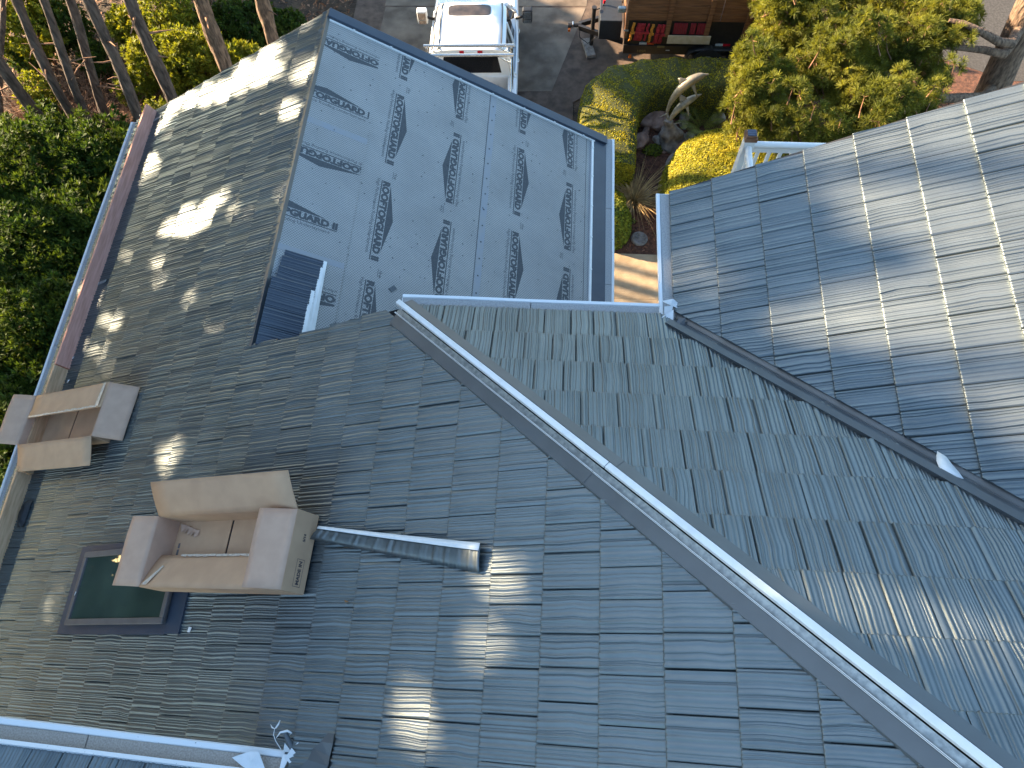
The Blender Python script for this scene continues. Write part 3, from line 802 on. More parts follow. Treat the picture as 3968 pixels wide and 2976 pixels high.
# ---- skylight on the west slope
sk = MB()
k0, k1, ya, yb, hh = -1.655, -.225, 1.83, 2.485, .115        # s range, a (= -y) range
def ring(mb, s0, s1, a0, a1, wd, h0, h1, S):
    for (p0, p1, q0, q1) in ((s0, s1, a0, a0 + wd), (s0, s1, a1 - wd, a1), (s0, s0 + wd, a0 + wd, a1 - wd), (s1 - wd, s1, a0 + wd, a1 - wd)):
        mb.hexa([S.P(q0, p0, h0), S.P(q1, p0, h0), S.P(q1, p1, h0), S.P(q0, p1, h0), S.P(q0, p0, h1), S.P(q1, p0, h1), S.P(q1, p1, h1), S.P(q0, p1, h1)])
ring(sk, k0 + .02, k1 - .02, ya + .02, yb - .02, .05, -.006, .085, SA)
skyl = hb(sk, 'skylight', M_FRAME, 'skylight with a grey brown frame, partly covered by the cardboard box')
fr = MB(); ring(fr, k0, k1, ya, yb, .052, .086, hh, SA); child(fr, 'skylight_frame', M_FRAME, skyl, .006)
child(bar_on(SA, ya + .045, yb - .045, k0 + .045, k1 - .045, .088, .098), 'glass', M_GLASS, skyl)
fl = MB()
for (a0, a1, s0, s1) in ((ya - .07, yb + .07, k1 - .02, k1 + .17), (ya - .07, yb + .07, k0 - .16, k0 + .02), (ya - .07, ya + .02, k0, k1), (yb - .02, yb + .075, k0 + .02, k1 - .02)):
    fl.hexa([SA.P(a0, s0, .0), SA.P(a1, s0, .0), SA.P(a1, s1, .0), SA.P(a0, s1, .0), SA.P(a0, s0, .066), SA.P(a1, s0, .066), SA.P(a1, s1, .060), SA.P(a0, s1, .060)])
child(fl, 'curb_flashing', M_BLUE, skyl)
# ------------------------------------------------------------------ things lying on the roof
def box_frame(sv, y, rot, tilt, lift):
    R1 = Matrix((tuple(SA.up), (0, 1, 0), tuple(SA.n))).transposed()
    Rz = Matrix.Rotation(rot, 3, 'Z'); Ry = Matrix.Rotation(tilt, 3, 'Y')
    Mx = R1 @ Rz @ Ry
    O = SA.up * sv + V((0, y, 0)) + SA.n * lift
    return O, Mx
def carton(O, Mx, L, W, H, flaps, label, seam=.42, marks=False):
    T = .006
    P = lambda a, b, c: O + Mx @ V((a, b, c))
    t = empty('cardboard_box', P(L / 2, W / 2, 0), label, 'cardboard box', 'open panel cartons on the roof')
    def plate(name, q, m=M_CARD):
        mb = MB(); mb.slab(q, T); return mb.build(name, m, t)
    plate('side_panel', [P(0, 0, 0), P(L, 0, 0), P(L, 0, H), P(0, 0, H)])
    plate('side_panel', [P(0, W, 0), P(L, W, 0), P(L, W, H), P(0, W, H)])
    plate('end_panel', [P(0, 0, 0), P(0, W, 0), P(0, W, H), P(0, 0, H)], M_CARD_IN)
    e = plate('end_panel', [P(L, 0, 0), P(L, W, 0), P(L, W, H), P(L, 0, H)])
    k = L * seam
    plate('bottom_panel', [P(.003, .003, .006), P(k - .011, .003, .006), P(k - .011, W - .003, .006), P(.003, W - .003, .006)])
    plate('bottom_panel', [P(k + .011, .003, .006), P(L - .003, .003, .006), P(L - .003, W - .003, .006), P(k + .011, W - .003, .006)])
    mb = MB(); mb.slab([P(.003, .003, -.002), P(L - .003, .003, -.002), P(L - .003, W - .003, -.002), P(.003, W - .003, -.002)], .004); mb.build('under_flap', M_DECK, t)
    fo = {}
    for nm, hA, hB, out, th, w, sk, mt in flaps:
        A = V((hA[0] * L, hA[1] * W, H)); B = V((hB[0] * L, hB[1] * W, H)); ed = (B - A).normalized()
        d = V(out) * (w * math.cos(th)) + V((0, 0, w * math.sin(th)))
        # a crease line, slightly bowed sheet
        nn = 6; mbf = MB(); vs = []
        nrm = ed.cross(d.normalized())
        for i in range(nn + 1):
            f = i / nn
            for j in range(9):
                g = j / 8
                p = A + (B - A) * g + d * f + ed * sk * f + nrm * (.010 * math.sin(math.pi * f) * (.6 + .4 * math.sin(5 * g)) + .004 * math.sin(7 * g + 3 * f) * f)
                vs.append(O + Mx @ p)
        fs = [(i * 9 + j, i * 9 + j + 1, (i + 1) * 9 + j + 1, (i + 1) * 9 + j) for i in range(nn) for j in range(8)]
        mbf.add(vs, fs, 0, True)
        ob = mbf.build('flap', mt, t)
        so = ob.modifiers.new('thickness', 'SOLIDIFY'); so.thickness = T; so.offset = 0
        fo[nm] = (ob, A, B, d, ed * sk)
    return t, P, e, fo
L, W = 1.59, .575
O2, X2 = box_frame(-.322, -2.225, -.039, .037, .108)
c2, P2, end2, fo2 = carton(O2, X2, L, W, .22, [
    ('back', (0, 1), (1, 1), (0, 1, 0), math.radians(27), .29, -.045, M_CARD),
    ('left', (0, 0), (0, 1), (-1, 0, 0), math.radians(7.6), .297, 0, M_CARD_IN),
    ('right', (1, 0), (1, 1), (-1, 0, 0), math.radians(15), .315, 0, M_CARD_IN),
    ('front', (0, 0), (1, 0), (0, 1, 0), math.radians(-24), .30, 0, M_CARD)],
    'open cardboard box leaning half over the skylight, printed on its end', .42)
Mi2 = X2
tp = MB()
A_, B_, d_ = fo2['front'][1:4]
def fpt(fl, g, f, h=.006):
    ob, A, B, d, sk = fl
    ed = (B - A).normalized(); n_ = d.normalized().cross(ed) * -1
    n_ = ed.cross(d.normalized())
    if (Mi2 @ n_).dot(SA.n) < 0: n_ = -n_
    return A + (B - A) * g + d * f + sk * f + n_ * h
def on_box(O, X, fl, quad, h, name, m, parent, thick=.0012):
    mb = MB(); mb.slab([O + X @ fpt(fl, g, f, h) for g, f in quad], thick)
    o = mb.build(name, m, None); o.parent = parent; return o
on_box(O2, X2, fo2['front'], [(.02, .03), (.06, .03), (.10, .62), (.085, .62)], .018, 'tape', M_TAPE, fo2['front'][0])
for i in range(14):
    g = .17 + i * .044
    on_box(O2, X2, fo2['front'], [(g, .93 + random.uniform(-.02, .02)), (g + .042, .93 + random.uniform(-.02, .02)), (g + .042, 1.0), (g, 1.0)], .010 + random.uniform(0, .004), 'torn_tape', M_TAPE, fo2['front'][0])
# crumpled paper in the corner of the box
cp = MB()
for i in range(5):
    a = .05 + i * .045; b = W - .06 - i * .012
    cp.add([P2(a, b - .03, .012), P2(a + .055, b - .03 + .012, .018 + .02 * (i % 2)), P2(a + .06, b + .03, .014), P2(a, b + .035, .03 - .012 * (i % 2))], [(0, 1, 2, 3)])
cpo = cp.build('torn_paper', M_CARD_IN, c2)
# print on the end panel: framed words
def end_text(body, size, c0, c1, org, dx, dy, name='print'):
    v, f = text_arrays(body, size, None, .0015)
    mb = MB(); mb.add([org + dx * p[0] + dy * p[1] for p in v], f)
    o = mb.build(name, M_INK, None); o.parent = end2; return o
ex = X2 @ V((1, 0, 0)); ey = X2 @ V((0, 1, 0)); ez = X2 @ V((0, 0, 1))
off = ex * .0045
org = P2(L, .055, .075) + off
end_text('MADE IN', .042, 0, 0, org, ey, ez)
fm = MB()
for (a0, a1, b0, b1) in ((.04, .235, .055, .058), (.04, .235, .125, .128), (.04, .043, .058, .125), (.232, .235, .058, .125)):
    fm.add([P2(L, a0, b0) + off, P2(L, a1, b0) + off, P2(L, a1, b1) + off, P2(L, a0, b1) + off], [(0, 1, 2, 3)])
o = fm.build('print_frame', M_INK, None); o.parent = end2
end_text('5/14', .032, 0, 0, P2(L, .36, .09) + off, ey, ez)

L, W = 1.43, .59
O1, X1 = box_frame(-3.367, -.587, -.060, .020, .062)
Mi2 = X1
c1, P1, end1, fo1 = carton(O1, X1, L, W, .21, [
    ('left', (0, 0), (0, 1), (-1, 0, 0), math.radians(23.4), .295, 0, M_CARD_IN),
    ('right', (1, 0), (1, 1), (1, 0, 0), math.radians(-42), .30, 0, M_CARD_IN),
    ('front', (0, 0), (1, 0), (0, -1, 0), math.radians(-17), .297, 0, M_CARD),
    ('back', (0, 1), (1, 1), (0, -1, 0), math.radians(1), .276, 0, M_CARD)],
    'open cardboard box straddling the gutter at the west eave', .42)
fb = fo1['back']
on_box(O1, X1, fb, [(.945, .02), (.975, .02), (.975, .97), (.935, .97)], .016, 'tape', M_TAPE, fb[0])
for i in range(20):
    g = .03 + i * .046
    on_box(O1, X1, fb, [(g, .91 + random.uniform(-.02, .03)), (g + .045, .92 + random.uniform(-.02, .03)), (g + .045, 1.0 + random.uniform(-.02, .012)), (g, 1.0 + random.uniform(-.02, .012))], .012 + random.uniform(0, .004), 'torn_tape', M_TAPE, fb[0])

# toe boards standing on edge along the west eave
def toe_board(y0, y1, x, label, m, knots=0):
    s_ = x / CO
    t = MB(); t.fbox((0, 0, 0), V((0, 1, 0)), SA.up, SA.n, y0, y1, s_, s_ + .042, .030, .200)
    o = t.build('toe_board', m, None, .003)
    return tag(o, label, 'wooden board', 'boards set on edge along the west eave')
tb1 = toe_board(.44, 4.47, -2.905, 'long reddish board set on edge above the west gutter', M_REDWOOD)
tb2 = toe_board(-.86, .43, -2.915, 'short pale board between the red board and the eave box', M_WOOD)
tb3 = toe_board(-4.6, -.87, -2.925, 'pale board with knots running from the eave box to the left edge', M_WOOD)
def clip_br(y, label):
    b = MB()
    s_ = -2.94 / CO
    b.fbox((0, y, 0), V((0, 1, 0)), SA.up, SA.n, -.02, .02, s_ - .01, s_ - .004, .03, .2)
    b.fbox((0, y, 0), V((0, 1, 0)), SA.up, SA.n, -.02, .02, s_ - .004, s_ + .07, .178, .184)
    b.fbox((0, y, 0), V((0, 1, 0)), SA.up, SA.n, -.02, .02, s_ - .03, s_ + .25, .036, .042)
    return tag(b.build('board_bracket', M_GALV), label, 'bracket', 'metal board brackets')
clip_br(1.62, 'small metal bracket gripping the middle of the reddish board')
clip_br(4.30, 'small metal bracket at the gable end of the reddish board')
# knots drawn as real plugs
for y_ in (-1.25, -1.75, -2.05):
    k_ = MB(); c_ = SA.P(-y_, -2.885 / CO + .0, .0) ; s_ = -2.925 / CO + .0405
    n_ = 10
    vs = [V((0, y_, 0)) + SA.up * s_ + V((0, 1, 0)) * .014 * math.cos(2 * math.pi * i / n_) + SA.n * (.11 + .012 * math.sin(2 * math.pi * i / n_)) for i in range(n_)]
    k_.add(vs, [tuple(range(n_))]); o = k_.build('knot', M_DEBRIS, None); o.parent = tb3

# rag beside the lower board
rg = MB(); vs = []
rr = random.Random(3)
for i in range(9):
    for j in range(7):
        u_, v_ = i / 8 - .5, j / 6 - .5
        rad = max(0, 1 - (2 * u_) ** 2 - (2 * v_) ** 2)
        vs.append(SA.P(1.31 + u_ * .30, -2.79 / CO + v_ * .13, .03 + .05 * rad ** .5 + rr.uniform(-.008, .012)))
rg.add(vs, [(i * 7 + j, i * 7 + j + 1, (i + 1) * 7 + j + 1, (i + 1) * 7 + j) for i in range(8) for j in range(6)], 0, True)
tag(rg.build('rag', M_BLACK), 'dark crumpled rag lying against the pale eave board', 'rag')

# loose cut panel beside the box
lp = MB()
A0, A1 = SA.P(1.817, 1.369, .10), SA.P(2.03, 2.80, .07)          # upper edge: raised at the box end
B0, B1 = SA.P(1.894, 1.283, .095), SA.P(2.195, 2.79, .045)
nu, nv = 96, 4; vs = []
rr = random.Random(8); hgt = [rr.uniform(0, .010) if i % 2 else 0 for i in range(nu + 1)]
for i in range(nu + 1):
    g = i / nu
    top = A0.lerp(A1, g); bot = B0.lerp(B1, g)
    sag = -.012 * math.sin(math.pi * g)
    for j in range(nv + 1):
        f = j / nv
        vs.append(top.lerp(bot, f) + SA.n * (hgt[i] + sag + .012 * math.sin(math.pi * f)))
lp.add(vs, [(i * (nv + 1) + j, i * (nv + 1) + j + 1, (i + 1) * (nv + 1) + j + 1, (i + 1) * (nv + 1) + j) for i in range(nu) for j in range(nv)], 0, True)
lpo = empty('cut_panel', tuple(SA.P(2.0, 2.0, 0)), 'loose wedge cut from a shake panel with a white folded edge, beside the box', 'metal offcut')
o = lp.build('panel_face', M_SHAKE, lpo)
so = o.modifiers.new('thickness', 'SOLIDIFY'); so.thickness = .0015
fl = MB(); vs = []
for i in range(25):
    g = i / 24; top = A0.lerp(A1, g); sag = -.012 * math.sin(math.pi * g); wv = .010 + .024 * g
    p = top + SA.n * (sag + .012)
    vs += [p + V((0, .012 + .004 * g, 0)), p + SA.n * .012 + V((0, -wv, 0))]
fl.add(vs, [(2 * i, 2 * i + 1, 2 * i + 3, 2 * i + 2) for i in range(24)], 0, True)
o = fl.build('folded_edge', M_WHITE, lpo); so = o.modifiers.new('thickness', 'SOLIDIFY'); so.thickness = .002

# stack of new panels on the underlayment
PAN = [(-.10, .02, 1.02, 0.0, 'lowest shake panel of the stack, its far end showing furthest up the ridge'),
       (-.12, .055, .94, .012, 'second shake panel up in the stack by the ridge'),
       (-.13, .0, .80, -.014, 'third shake panel up in the stack by the ridge'),
       (-.16, -.02, .66, .010, 'fourth shake panel up in the stack by the ridge'),
       (-.17, -.035, .50, -.008, 'topmost short shake panel of the stack by the ridge')]
rs_ = np.random.default_rng(5)
for k, (ya_, dd_, ye_, ang, lab) in enumerate(PAN):
    t = empty('shake_panel', tuple(SB.P(.4, -.2, .02 + k * .016)), lab, 'roof panel', 'panels stacked on the underlayment')
    Tm = Matrix.Translation(SB.P(0, 0, 0)) @ Matrix(((SB.t.x, SB.up.x, SB.n.x), (SB.t.y, SB.up.y, SB.n.y), (SB.t.z, SB.up.z, SB.n.z))).to_4x4()
    base = Tm @ Matrix.Translation((0, -.385 - dd_ * .3 - .018 * (4 - k), .016 + k * .018)) @ Matrix.Rotation(ang, 4, 'Z')
    n5 = max(2, int(round((ye_ - ya_) / .205)))
    for i in range(n5):
        v, f, sm = shake_arrays(900 + k * 10 + i, .205, .385, .010, .7, 5)
        a0 = ye_ + .13 - (i + 1) * .205
        w_ = np.array([tuple(base @ V((p[0] + a0, p[1], p[2]))) for p in v])
        me = mesh_from((w_, f, sm), 'shingle', M_BLUE); ob = bpy.data.objects.new('shingle', me); link(ob, t)
        ob.matrix_parent_inverse = Matrix.Translation(t.location).inverted()
    fl = MB(); a0, a1 = ye_ + .13 - n5 * .205, ye_ + .13 - .015 * k
    q = [(a0, -.002), (a1, -.002), (a1, -.028 - .012), (a0, -.028 - .012)]
    sh_ = -.022 * (4 - k) + .02
    fl.slab([base @ V((a, b, .004 + .01)) for a, b in q], .003)
    fl.slab([base @ V((a, b - .020, -.006)) for a, b in q], .003)
    fl.build('white_flange', M_WHITE, t)

# little dark offcut on the underlayment
oc = MB(); c = SB.P(1.095, -1.235, .004); e1 = (SB.t * .75 - SB.up * .66).normalized(); e2 = SB.n.cross(e1)
for i in range(4): oc.fbox(c, e1, e2, SB.n, -.04, .04, -.028 + i * .014, -.016 + i * .014, 0, .004 + .004 * (i % 2))
tag(oc.build('metal_offcut', M_TRIM), 'tiny dark ribbed offcut lying alone on the printed underlayment', 'metal offcut')

def scrap(name, pts, m, label, cat='metal offcut', group=None, bend=None, th=.0015):
    mb = MB(); mb.slab(pts, th, 0)
    return tag(mb.build(name, m), label, cat, group)
def fan(name, pts, m, label, cat='metal offcut', group=None):
    """thin bent sheet: triangle fan about its middle"""
    c = sum((V(p) for p in pts), V()) / len(pts)
    mb = MB(); mb.add([c] + [V(p) for p in pts], [(0, i + 1, (i + 1) % len(pts) + 1) for i in range(len(pts))], 0, False)
    o = mb.build(name, m); so = o.modifiers.new('thickness', 'SOLIDIFY'); so.thickness = .002
    return tag(o, label, cat, group)
# white scrap in the valley
vp = lambda l, o_, h: valP(l, o_, h)
wl = [(2.109, .036, .045), (2.168, .027, .055), (2.224, .0, .06), (2.275, -.026, .055), (2.32, -.051, .042)]
wr = [(2.125, .01, .045), (2.142, -.03, .05), (2.182, -.091, .058), (2.241, -.092, .058), (2.318, -.054, .042)]
mb = MB(); vs = [vp(*p) for p in wl] + [vp(*p) for p in wr]
mb.add(vs, [(i, i + 1, 5 + i + 1, 5 + i) for i in range(4)], 0, True)
o = mb.build('flashing_scrap', M_WHITE); so = o.modifiers.new('thickness', 'SOLIDIFY'); so.thickness = .002
tag(o, 'white curved flashing offcut lying across the valley', 'metal offcut')
# crumpled white scraps at the inside corner of the two high gutters
cx = V((XE - .09, .02, ZQ + .02))
def cr(dx, dy, dz): return cx + V((dx, dy, dz))
fan('flashing_scrap', [cr(-.03, .10, .05), cr(.06, .12, .06), cr(.12, .09, .02), (cr(.10, .05, .03)), cr(-.01, .06, .09)], M_WHITE, 'crumpled white flashing scrap at the gutter corner, uppermost', group='white scraps at the gutter corner')
fan('flashing_scrap', [cr(-.01, .05, .05), cr(.06, .06, .06), cr(.05, .01, .03), cr(-.01, -.01, .02)], M_WHITE, 'small square white scrap in the middle of the gutter corner', group='white scraps at the gutter corner')
fan('flashing_scrap', [cr(.06, .02, .06), cr(.06, -.075, .03), cr(.01, -.085, .02), cr(-.05, -.055, .04)], M_WHITE, 'pointed white scrap resting on the shakes at the gutter corner', group='white scraps at the gutter corner')
fan('flashing_scrap', [cr(.05, -.09, .03), cr(.055, -.13, .02), cr(.0, -.11, .02)], M_WHITE, 'tiny white triangle below the gutter corner', group='white scraps at the gutter corner')
fan('flashing_scrap', [cr(.10, -.05, .03), cr(.155, -.05, .06), cr(.15, -.12, .02), cr(.07, -.12, .015)], M_TRIM, 'dark bent offcut tucked under the valley end', group='dark scraps')
# debris beside the end of the near gutter
def FA(px, h): return SA.P(*px, h)
def lf(dx, dy, dz): return V((F1.x + dx * .6, F1.y + dy * .6, ZF + dz))
wr_ = MB(); wr_.tube([lf(-.03, .02, .05), lf(-.10, .10, .06), lf(-.13, .16, .07), lf(-.14, .22, .05)], [.0025, .0025, .0025, .002], 6)
wr_.tube([lf(-.14, .22, .05), lf(-.12, .235, .06), lf(-.095, .27, .07), lf(-.09, .31, .06)], [.002, .006, .006, .002], 6)
wr_.tube([lf(-.14, .22, .05), lf(-.17, .23, .05), lf(-.20, .26, .04)], [.002, .004, .001], 6)
tag(wr_.build('trim_sliver', M_WHITE), 'thin forked white trim sliver curling up from the near gutter end', 'metal offcut')
wr_ = MB(); wr_.tube([lf(-.10, .13, .06), lf(-.05, .19, .09), lf(.03, .21, .10), (lf(.08, .19, .09)), lf(.05, .165, .08)], [.002, .006, .008, .005, .002], 6, flat=.4)
tag(wr_.build('trim_sliver', M_WHITE), 'curled white strip hooked over the dark tube at the gutter end', 'metal offcut')
tu = MB(); tu.tube([lf(.0, .18, .07), lf(.11, .02, .06)], .017, 10)
tag(tu.build('dark_tube', M_TRIM), 'short dark rolled piece of flashing by the near gutter end', 'metal offcut')
fan('flashing_scrap', [lf(-.55, -.09, .06), lf(-.37, -.02, .07), lf(-.25, -.01, .09), lf(-.16, -.19, .05), lf(-.28, -.23, .05), lf(-.42, -.17, .05)], M_WHITE, 'broad white folded scrap laid over the near gutter', group='white scraps by the near gutter')
fan('flashing_scrap', [lf(.105, .045, .09), lf(.195, -.03, .07), lf(.13, -.14, .06), lf(.045, -.055, .08)], M_WHITE, 'square white plate with two rivet holes by the near gutter', group='white scraps by the near gutter')
fan('flashing_scrap', [lf(.02, .09, .09), lf(.10, .0, .06), lf(.0, .0, .05)], M_WHITE, 'pointed white triangle standing at the near gutter end', group='white scraps by the near gutter')
fan('flashing_scrap', [lf(.11, .055, .07), lf(.17, .11, .09), lf(.15, .03, .06)], M_WHITE, 'tiny white triangle behind the square plate', group='white scraps by the near gutter')
fan('flashing_scrap', [lf(.0, -.02, .05), lf(.09, -.03, .06), lf(.02, -.2, .04), lf(-.02, -.24, .04)], M_WHITE, 'narrow grey white strip below the square plate', group='white scraps by the near gutter')
# spare dark flashing piece at the start of the near valley
fp = MB()
Lp = [(1.454, -3.165, .896), (1.418, -3.217, .898), (1.36, -3.26, .842), (1.337, -3.328, .852), (1.264, -3.387, .786), (1.191, -3.481, .768)]
Rp = [(1.501, -3.168, .923), (1.509, -3.221, .951), (1.493, -3.299, .919), (1.497, -3.35, .944), (1.461, -3.407, .90), (1.419, -3.49, .899)]
fp.add(Lp + Rp, [(i, i + 1, 6 + i + 1, 6 + i) for i in range(5)])
o = fp.build('valley_offcut', M_TRIM); so = o.modifiers.new('thickness', 'SOLIDIFY'); so.thickness = .002
tag(o, 'folded dark grey flashing strip lying at the bottom edge beside the near gutter', 'metal offcut')
for i, (a, s_, lab) in enumerate([(-.588, -2.865 / CO, 'small white chip beside the red board, larger of two'), (-.266, -2.80 / CO, 'small white chip beside the red board end, smaller of two'), (2.52, .05, 'small white chip beside the skylight corner'), (2.21, -1.60, 'small white chip on the low side of the skylight frame')]):
    h0 = .12 if i == 3 else .04
    if i == 3: scrap('metal_chip', [SA.P(a - .018, s_ - .006, h0), SA.P(a + .018, s_ - .008, h0), SA.P(a + .016, s_ + .006, h0 + .01), SA.P(a - .012, s_ + .006, h0)], M_WHITE, lab); continue
    scrap('metal_chip', [SA.P(a - .02, s_ - .02, h0), SA.P(a + .02, s_ - .025, h0), SA.P(a + .025, s_ + .02, h0 + .01), SA.P(a - .015, s_ + .02, h0)], M_WHITE, lab)
scrap('dead_leaf', [SA.P(2.33, 1.67, .045), SA.P(2.35, 1.69, .05), SA.P(2.345, 1.72, .045)], M_DEBRIS, 'single dead leaf on the dark shakes below the cut panel', 'leaf')
# bits of trash at the foot of the ridge, by the panel stack
scrap('metal_chip', [SB.P(.03, -.06, .03), SB.P(.10, -.03, .05), SB.P(.14, -.10, .03), SB.P(.03, -.16, .03)], M_WHITE, 'torn white scrap in the corner under the panel stack')
# ------------------------------------------------------------------ ground
def sheet_ground(name, poly, z, m, kind='structure', label=None, cuts=0):
    mb = MB(); mb.prism(poly, z - .05, z); o = mb.build(name, m)
    return tag(o, label, None, None, kind)
g = MB(); g.add([(-400, -400, GZ - .03), (400, -400, GZ - .03), (400, 400, GZ - .03), (-400, 400, GZ - .03)], [(0, 1, 2, 3)])
tag(g.build('ground', M_DIRT), 'shady brown forest floor', None, None, 'structure')
sheet_ground('driveway', [(-2.6, 30), (-2.6, 11.2), (-1.0, 4.2), (3.1, 4.2), (3.1, 10.4), (3.9, 11.0), (9.4, 11.2), (9.4, 30)], GZ, M_AGG, label='brown aggregate driveway')
sheet_ground('driveway_slab', [(-1.82, 13.49), (3.34, 13.61), (2.571, 10.72), (1.62, 10.68), (-.5, 10.2), (-1.9, 10.5)], GZ + .006, M_CONC, label='weathered concrete slab under the truck')
sheet_ground('driveway_slab', [(-1.84, 13.54), (3.36, 13.67), (3.5, 19), (-1.7, 19)], GZ + .006, M_CONC, label='further concrete slab beyond the truck cab')
sheet_ground('garden_bed', [(3.2, 6.11), (5.1, 6.11), (5.1, 4.3), (15.5, 4.3), (15.5, 11.6), (10, 13.2), (9.4, 11.0), (4.2, 10.9), (3.3, 10.3)], GZ + .004, M_MULCH, label='bark mulch bed behind the hedge')
sheet_ground('walk', [(2.9, 6.105), (5.05, 6.10), (5.05, 5.0), (2.9, 4.98)], GZ + .05, M_WALK, label='tan textured concrete walk between the wings')
sheet_ground('walk', [(2.9, 4.975), (5.05, 4.995), (5.05, .4), (2.9, .4)], GZ + .05, M_WALK, label='second pad of the walk, south of the joint')
sheet_ground('road', [(10.2, 12.9), (13.4, 11.4), (15.5, 11.4), (40, 14), (40, 30), (10.2, 30)], GZ + .009, M_ASPH, label='grey road beyond the big pine')
# scattered bark chips and needles on the bed
def chips(name, n, fx, size, m, label):
    b = np.array([[-1, -.35, 0], [1, -.35, .1], [1, .35, 0], [-1, .35, .12]]) * .5
    P = fx(n); R = look_rot(np.array([0, 0, 1.]) + RNG.normal(0, .45, (len(P), 3)))
    v, f = scatter(b, np.array([[0, 1, 2, 3]]), P, R, RNG.uniform(.5, 1.5, len(P)) * size)
    o = mesh_np(name, v, f, m, None, False); return tag(o, label, None, None, 'stuff')
def fx_bed(n):
    p = np.stack([RNG.uniform(3.9, 12.5, n), RNG.uniform(6.2, 10.8, n), np.full(n, GZ + .015)], 1); return p
M_CHIP = mat('bark_chip', (.20, .085, .045), .9, col2=(.07, .03, .018), scale=30, rnd=.6)
chips('bark_chips', 9000, fx_bed, .06, M_CHIP, 'red brown bark chips over the garden bed')
def fx_forest(n):
    return np.stack([RNG.uniform(-14, -2.7, n), RNG.uniform(6, 19, n), np.full(n, GZ + .03)], 1)
chips('forest_litter', 9000, fx_forest, .11, mat('fallen_leaf_litter', (.27, .135, .07), .9, col2=(.09, .045, .025), scale=20, rnd=.6), 'rust brown leaves and needles under the trees')

# ------------------------------------------------------------------ hedges
LEAF4 = np.array([[-.5, -.28, 0], [.5, -.28, .05], [.5, .28, 0], [-.5, .28, .06]])
LEAFF = np.array([[0, 1, 2, 3]])
def leaves_on(V_, F_, n, size, jitter, up=.3):
    """sample n leaf quads over a triangulated/quad surface"""
    V_ = np.asarray(V_); F_ = np.asarray(F_)
    A, B, C_ = V_[F_[:, 0]], V_[F_[:, 1]], V_[F_[:, 2]]; D_ = V_[F_[:, -1]]
    nr = np.cross(C_ - A, D_ - B); ar = np.linalg.norm(nr, axis=1) + 1e-9
    idx = RNG.choice(len(F_), n, p=ar / ar.sum())
    u, w = RNG.random((n, 1)), RNG.random((n, 1))
    P = (A[idx] * (1 - u) + B[idx] * u) * (1 - w) + (D_[idx] * (1 - u) + C_[idx] * u) * w
    N = nr[idx] / ar[idx][:, None]
    P = P + N * RNG.normal(jitter, jitter, (n, 1))
    R = look_rot(N + RNG.normal(0, .65, (n, 3)) + np.array([0, 0, up]))
    return scatter(LEAF4, LEAFF, P, R, RNG.uniform(.6, 1.3, n) * size)
def smooth_path(p, n):
    p = np.array(p); d = np.r_[0, np.cumsum(np.linalg.norm(np.diff(p, axis=0), axis=1))]; t = np.linspace(0, d[-1], n)
    q = np.stack([np.interp(t, d, p[:, i]) for i in range(p.shape[1])], 1)
    for _ in range(3):
        q[1:-1] = .25 * q[:-2] + .5 * q[1:-1] + .25 * q[2:]
    return q
HO = smooth_path([(3.21, 7.7)] + HEDGE_OUT, 40); HI = smooth_path([(4.40, 7.8)] + HEDGE_IN, 40)
top = -6.12
prof = [(0, 0), (-.01, .45), (.0, .8), (.05, .94), (.16, 1.0), (.5, 1.02), (.84, 1.0), (.95, .94), (1, .8), (1.01, .4), (1, 0)]
vs = []
for i in range(40):
    for f, h in prof:
        xy = HO[i] * (1 - f) + HI[i] * f
        wob = .03 * math.sin(i * 1.3 + f * 5) + RNG.normal(0, .012)
        vs.append((xy[0] + RNG.normal(0, .012), xy[1] + RNG.normal(0, .012), GZ + (top - GZ) * h + wob * h))
npf = len(prof)
fs = [(i * npf + j, i * npf + j + 1, (i + 1) * npf + j + 1, (i + 1) * npf + j) for i in range(39) for j in range(npf - 1)]
hd = empty('hedge', (4.0, 9.2, GZ), 'clipped golden L shaped hedge round the dolphin bed, half in sun', 'hedge')
ends = [(j, j + 1, npf - 2 - j, npf - 1 - j) for j in range(npf // 2)]
fs += [(a, b, c, d) for a, b, c, d in ends if b < c] + [tuple(39 * npf + k for k in (d, c, b, a)) for a, b, c, d in ends if b < c]
vs = np.array(vs); fs = np.array(fs)[:, ::-1]
c_ = vs.mean(0)
mesh_np('hedge_core', vs, fs, M_HCORE, hd)
def orient(v, f, cz):
    return f
v, f = leaves_on(vs, fs, 70000, .032, .008)
mesh_np('foliage', v, f, M_HEDGE, hd, False)

def mound(cx, cy, rx, ry, h, z0=GZ, nu=36, nv=14, pw=.72, rough=.02):
    vs = []
    for j in range(nv + 1):
        t = j / nv * math.pi / 2
        for i in range(nu):
            a = 2 * math.pi * i / nu
            k = 1 + RNG.normal(0, rough)
            vs.append((cx + rx * math.cos(a) * math.cos(t) ** pw * k, cy + ry * math.sin(a) * math.cos(t) ** pw * k, z0 + h * math.sin(t) ** .8))
    fs = [(j * nu + i, j * nu + (i + 1) % nu, (j + 1) * nu + (i + 1) % nu, (j + 1) * nu + i) for j in range(nv) for i in range(nu)]
    return np.array(vs), np.array(fs)
def mound_hedge(name, label, cat, cx, cy, rx, ry, h, n, size, m, z0=GZ, group=None):
    v, f = mound(cx, cy, rx, ry, h, z0)
    t = empty(name, (cx, cy, z0), label, cat, group)
    mesh_np('hedge_core', v, f, M_HCORE, t)
    lv, lf_ = leaves_on(v, f, n, size, .012)
    mesh_np('foliage', lv, lf_, m, t, False); return t
mound_hedge('round_hedge', 'large rounded golden hedge beside the white railing', 'hedge', 6.45, 7.5, 1.4, 1.72, 1.05, 60000, .032, M_HEDGE)
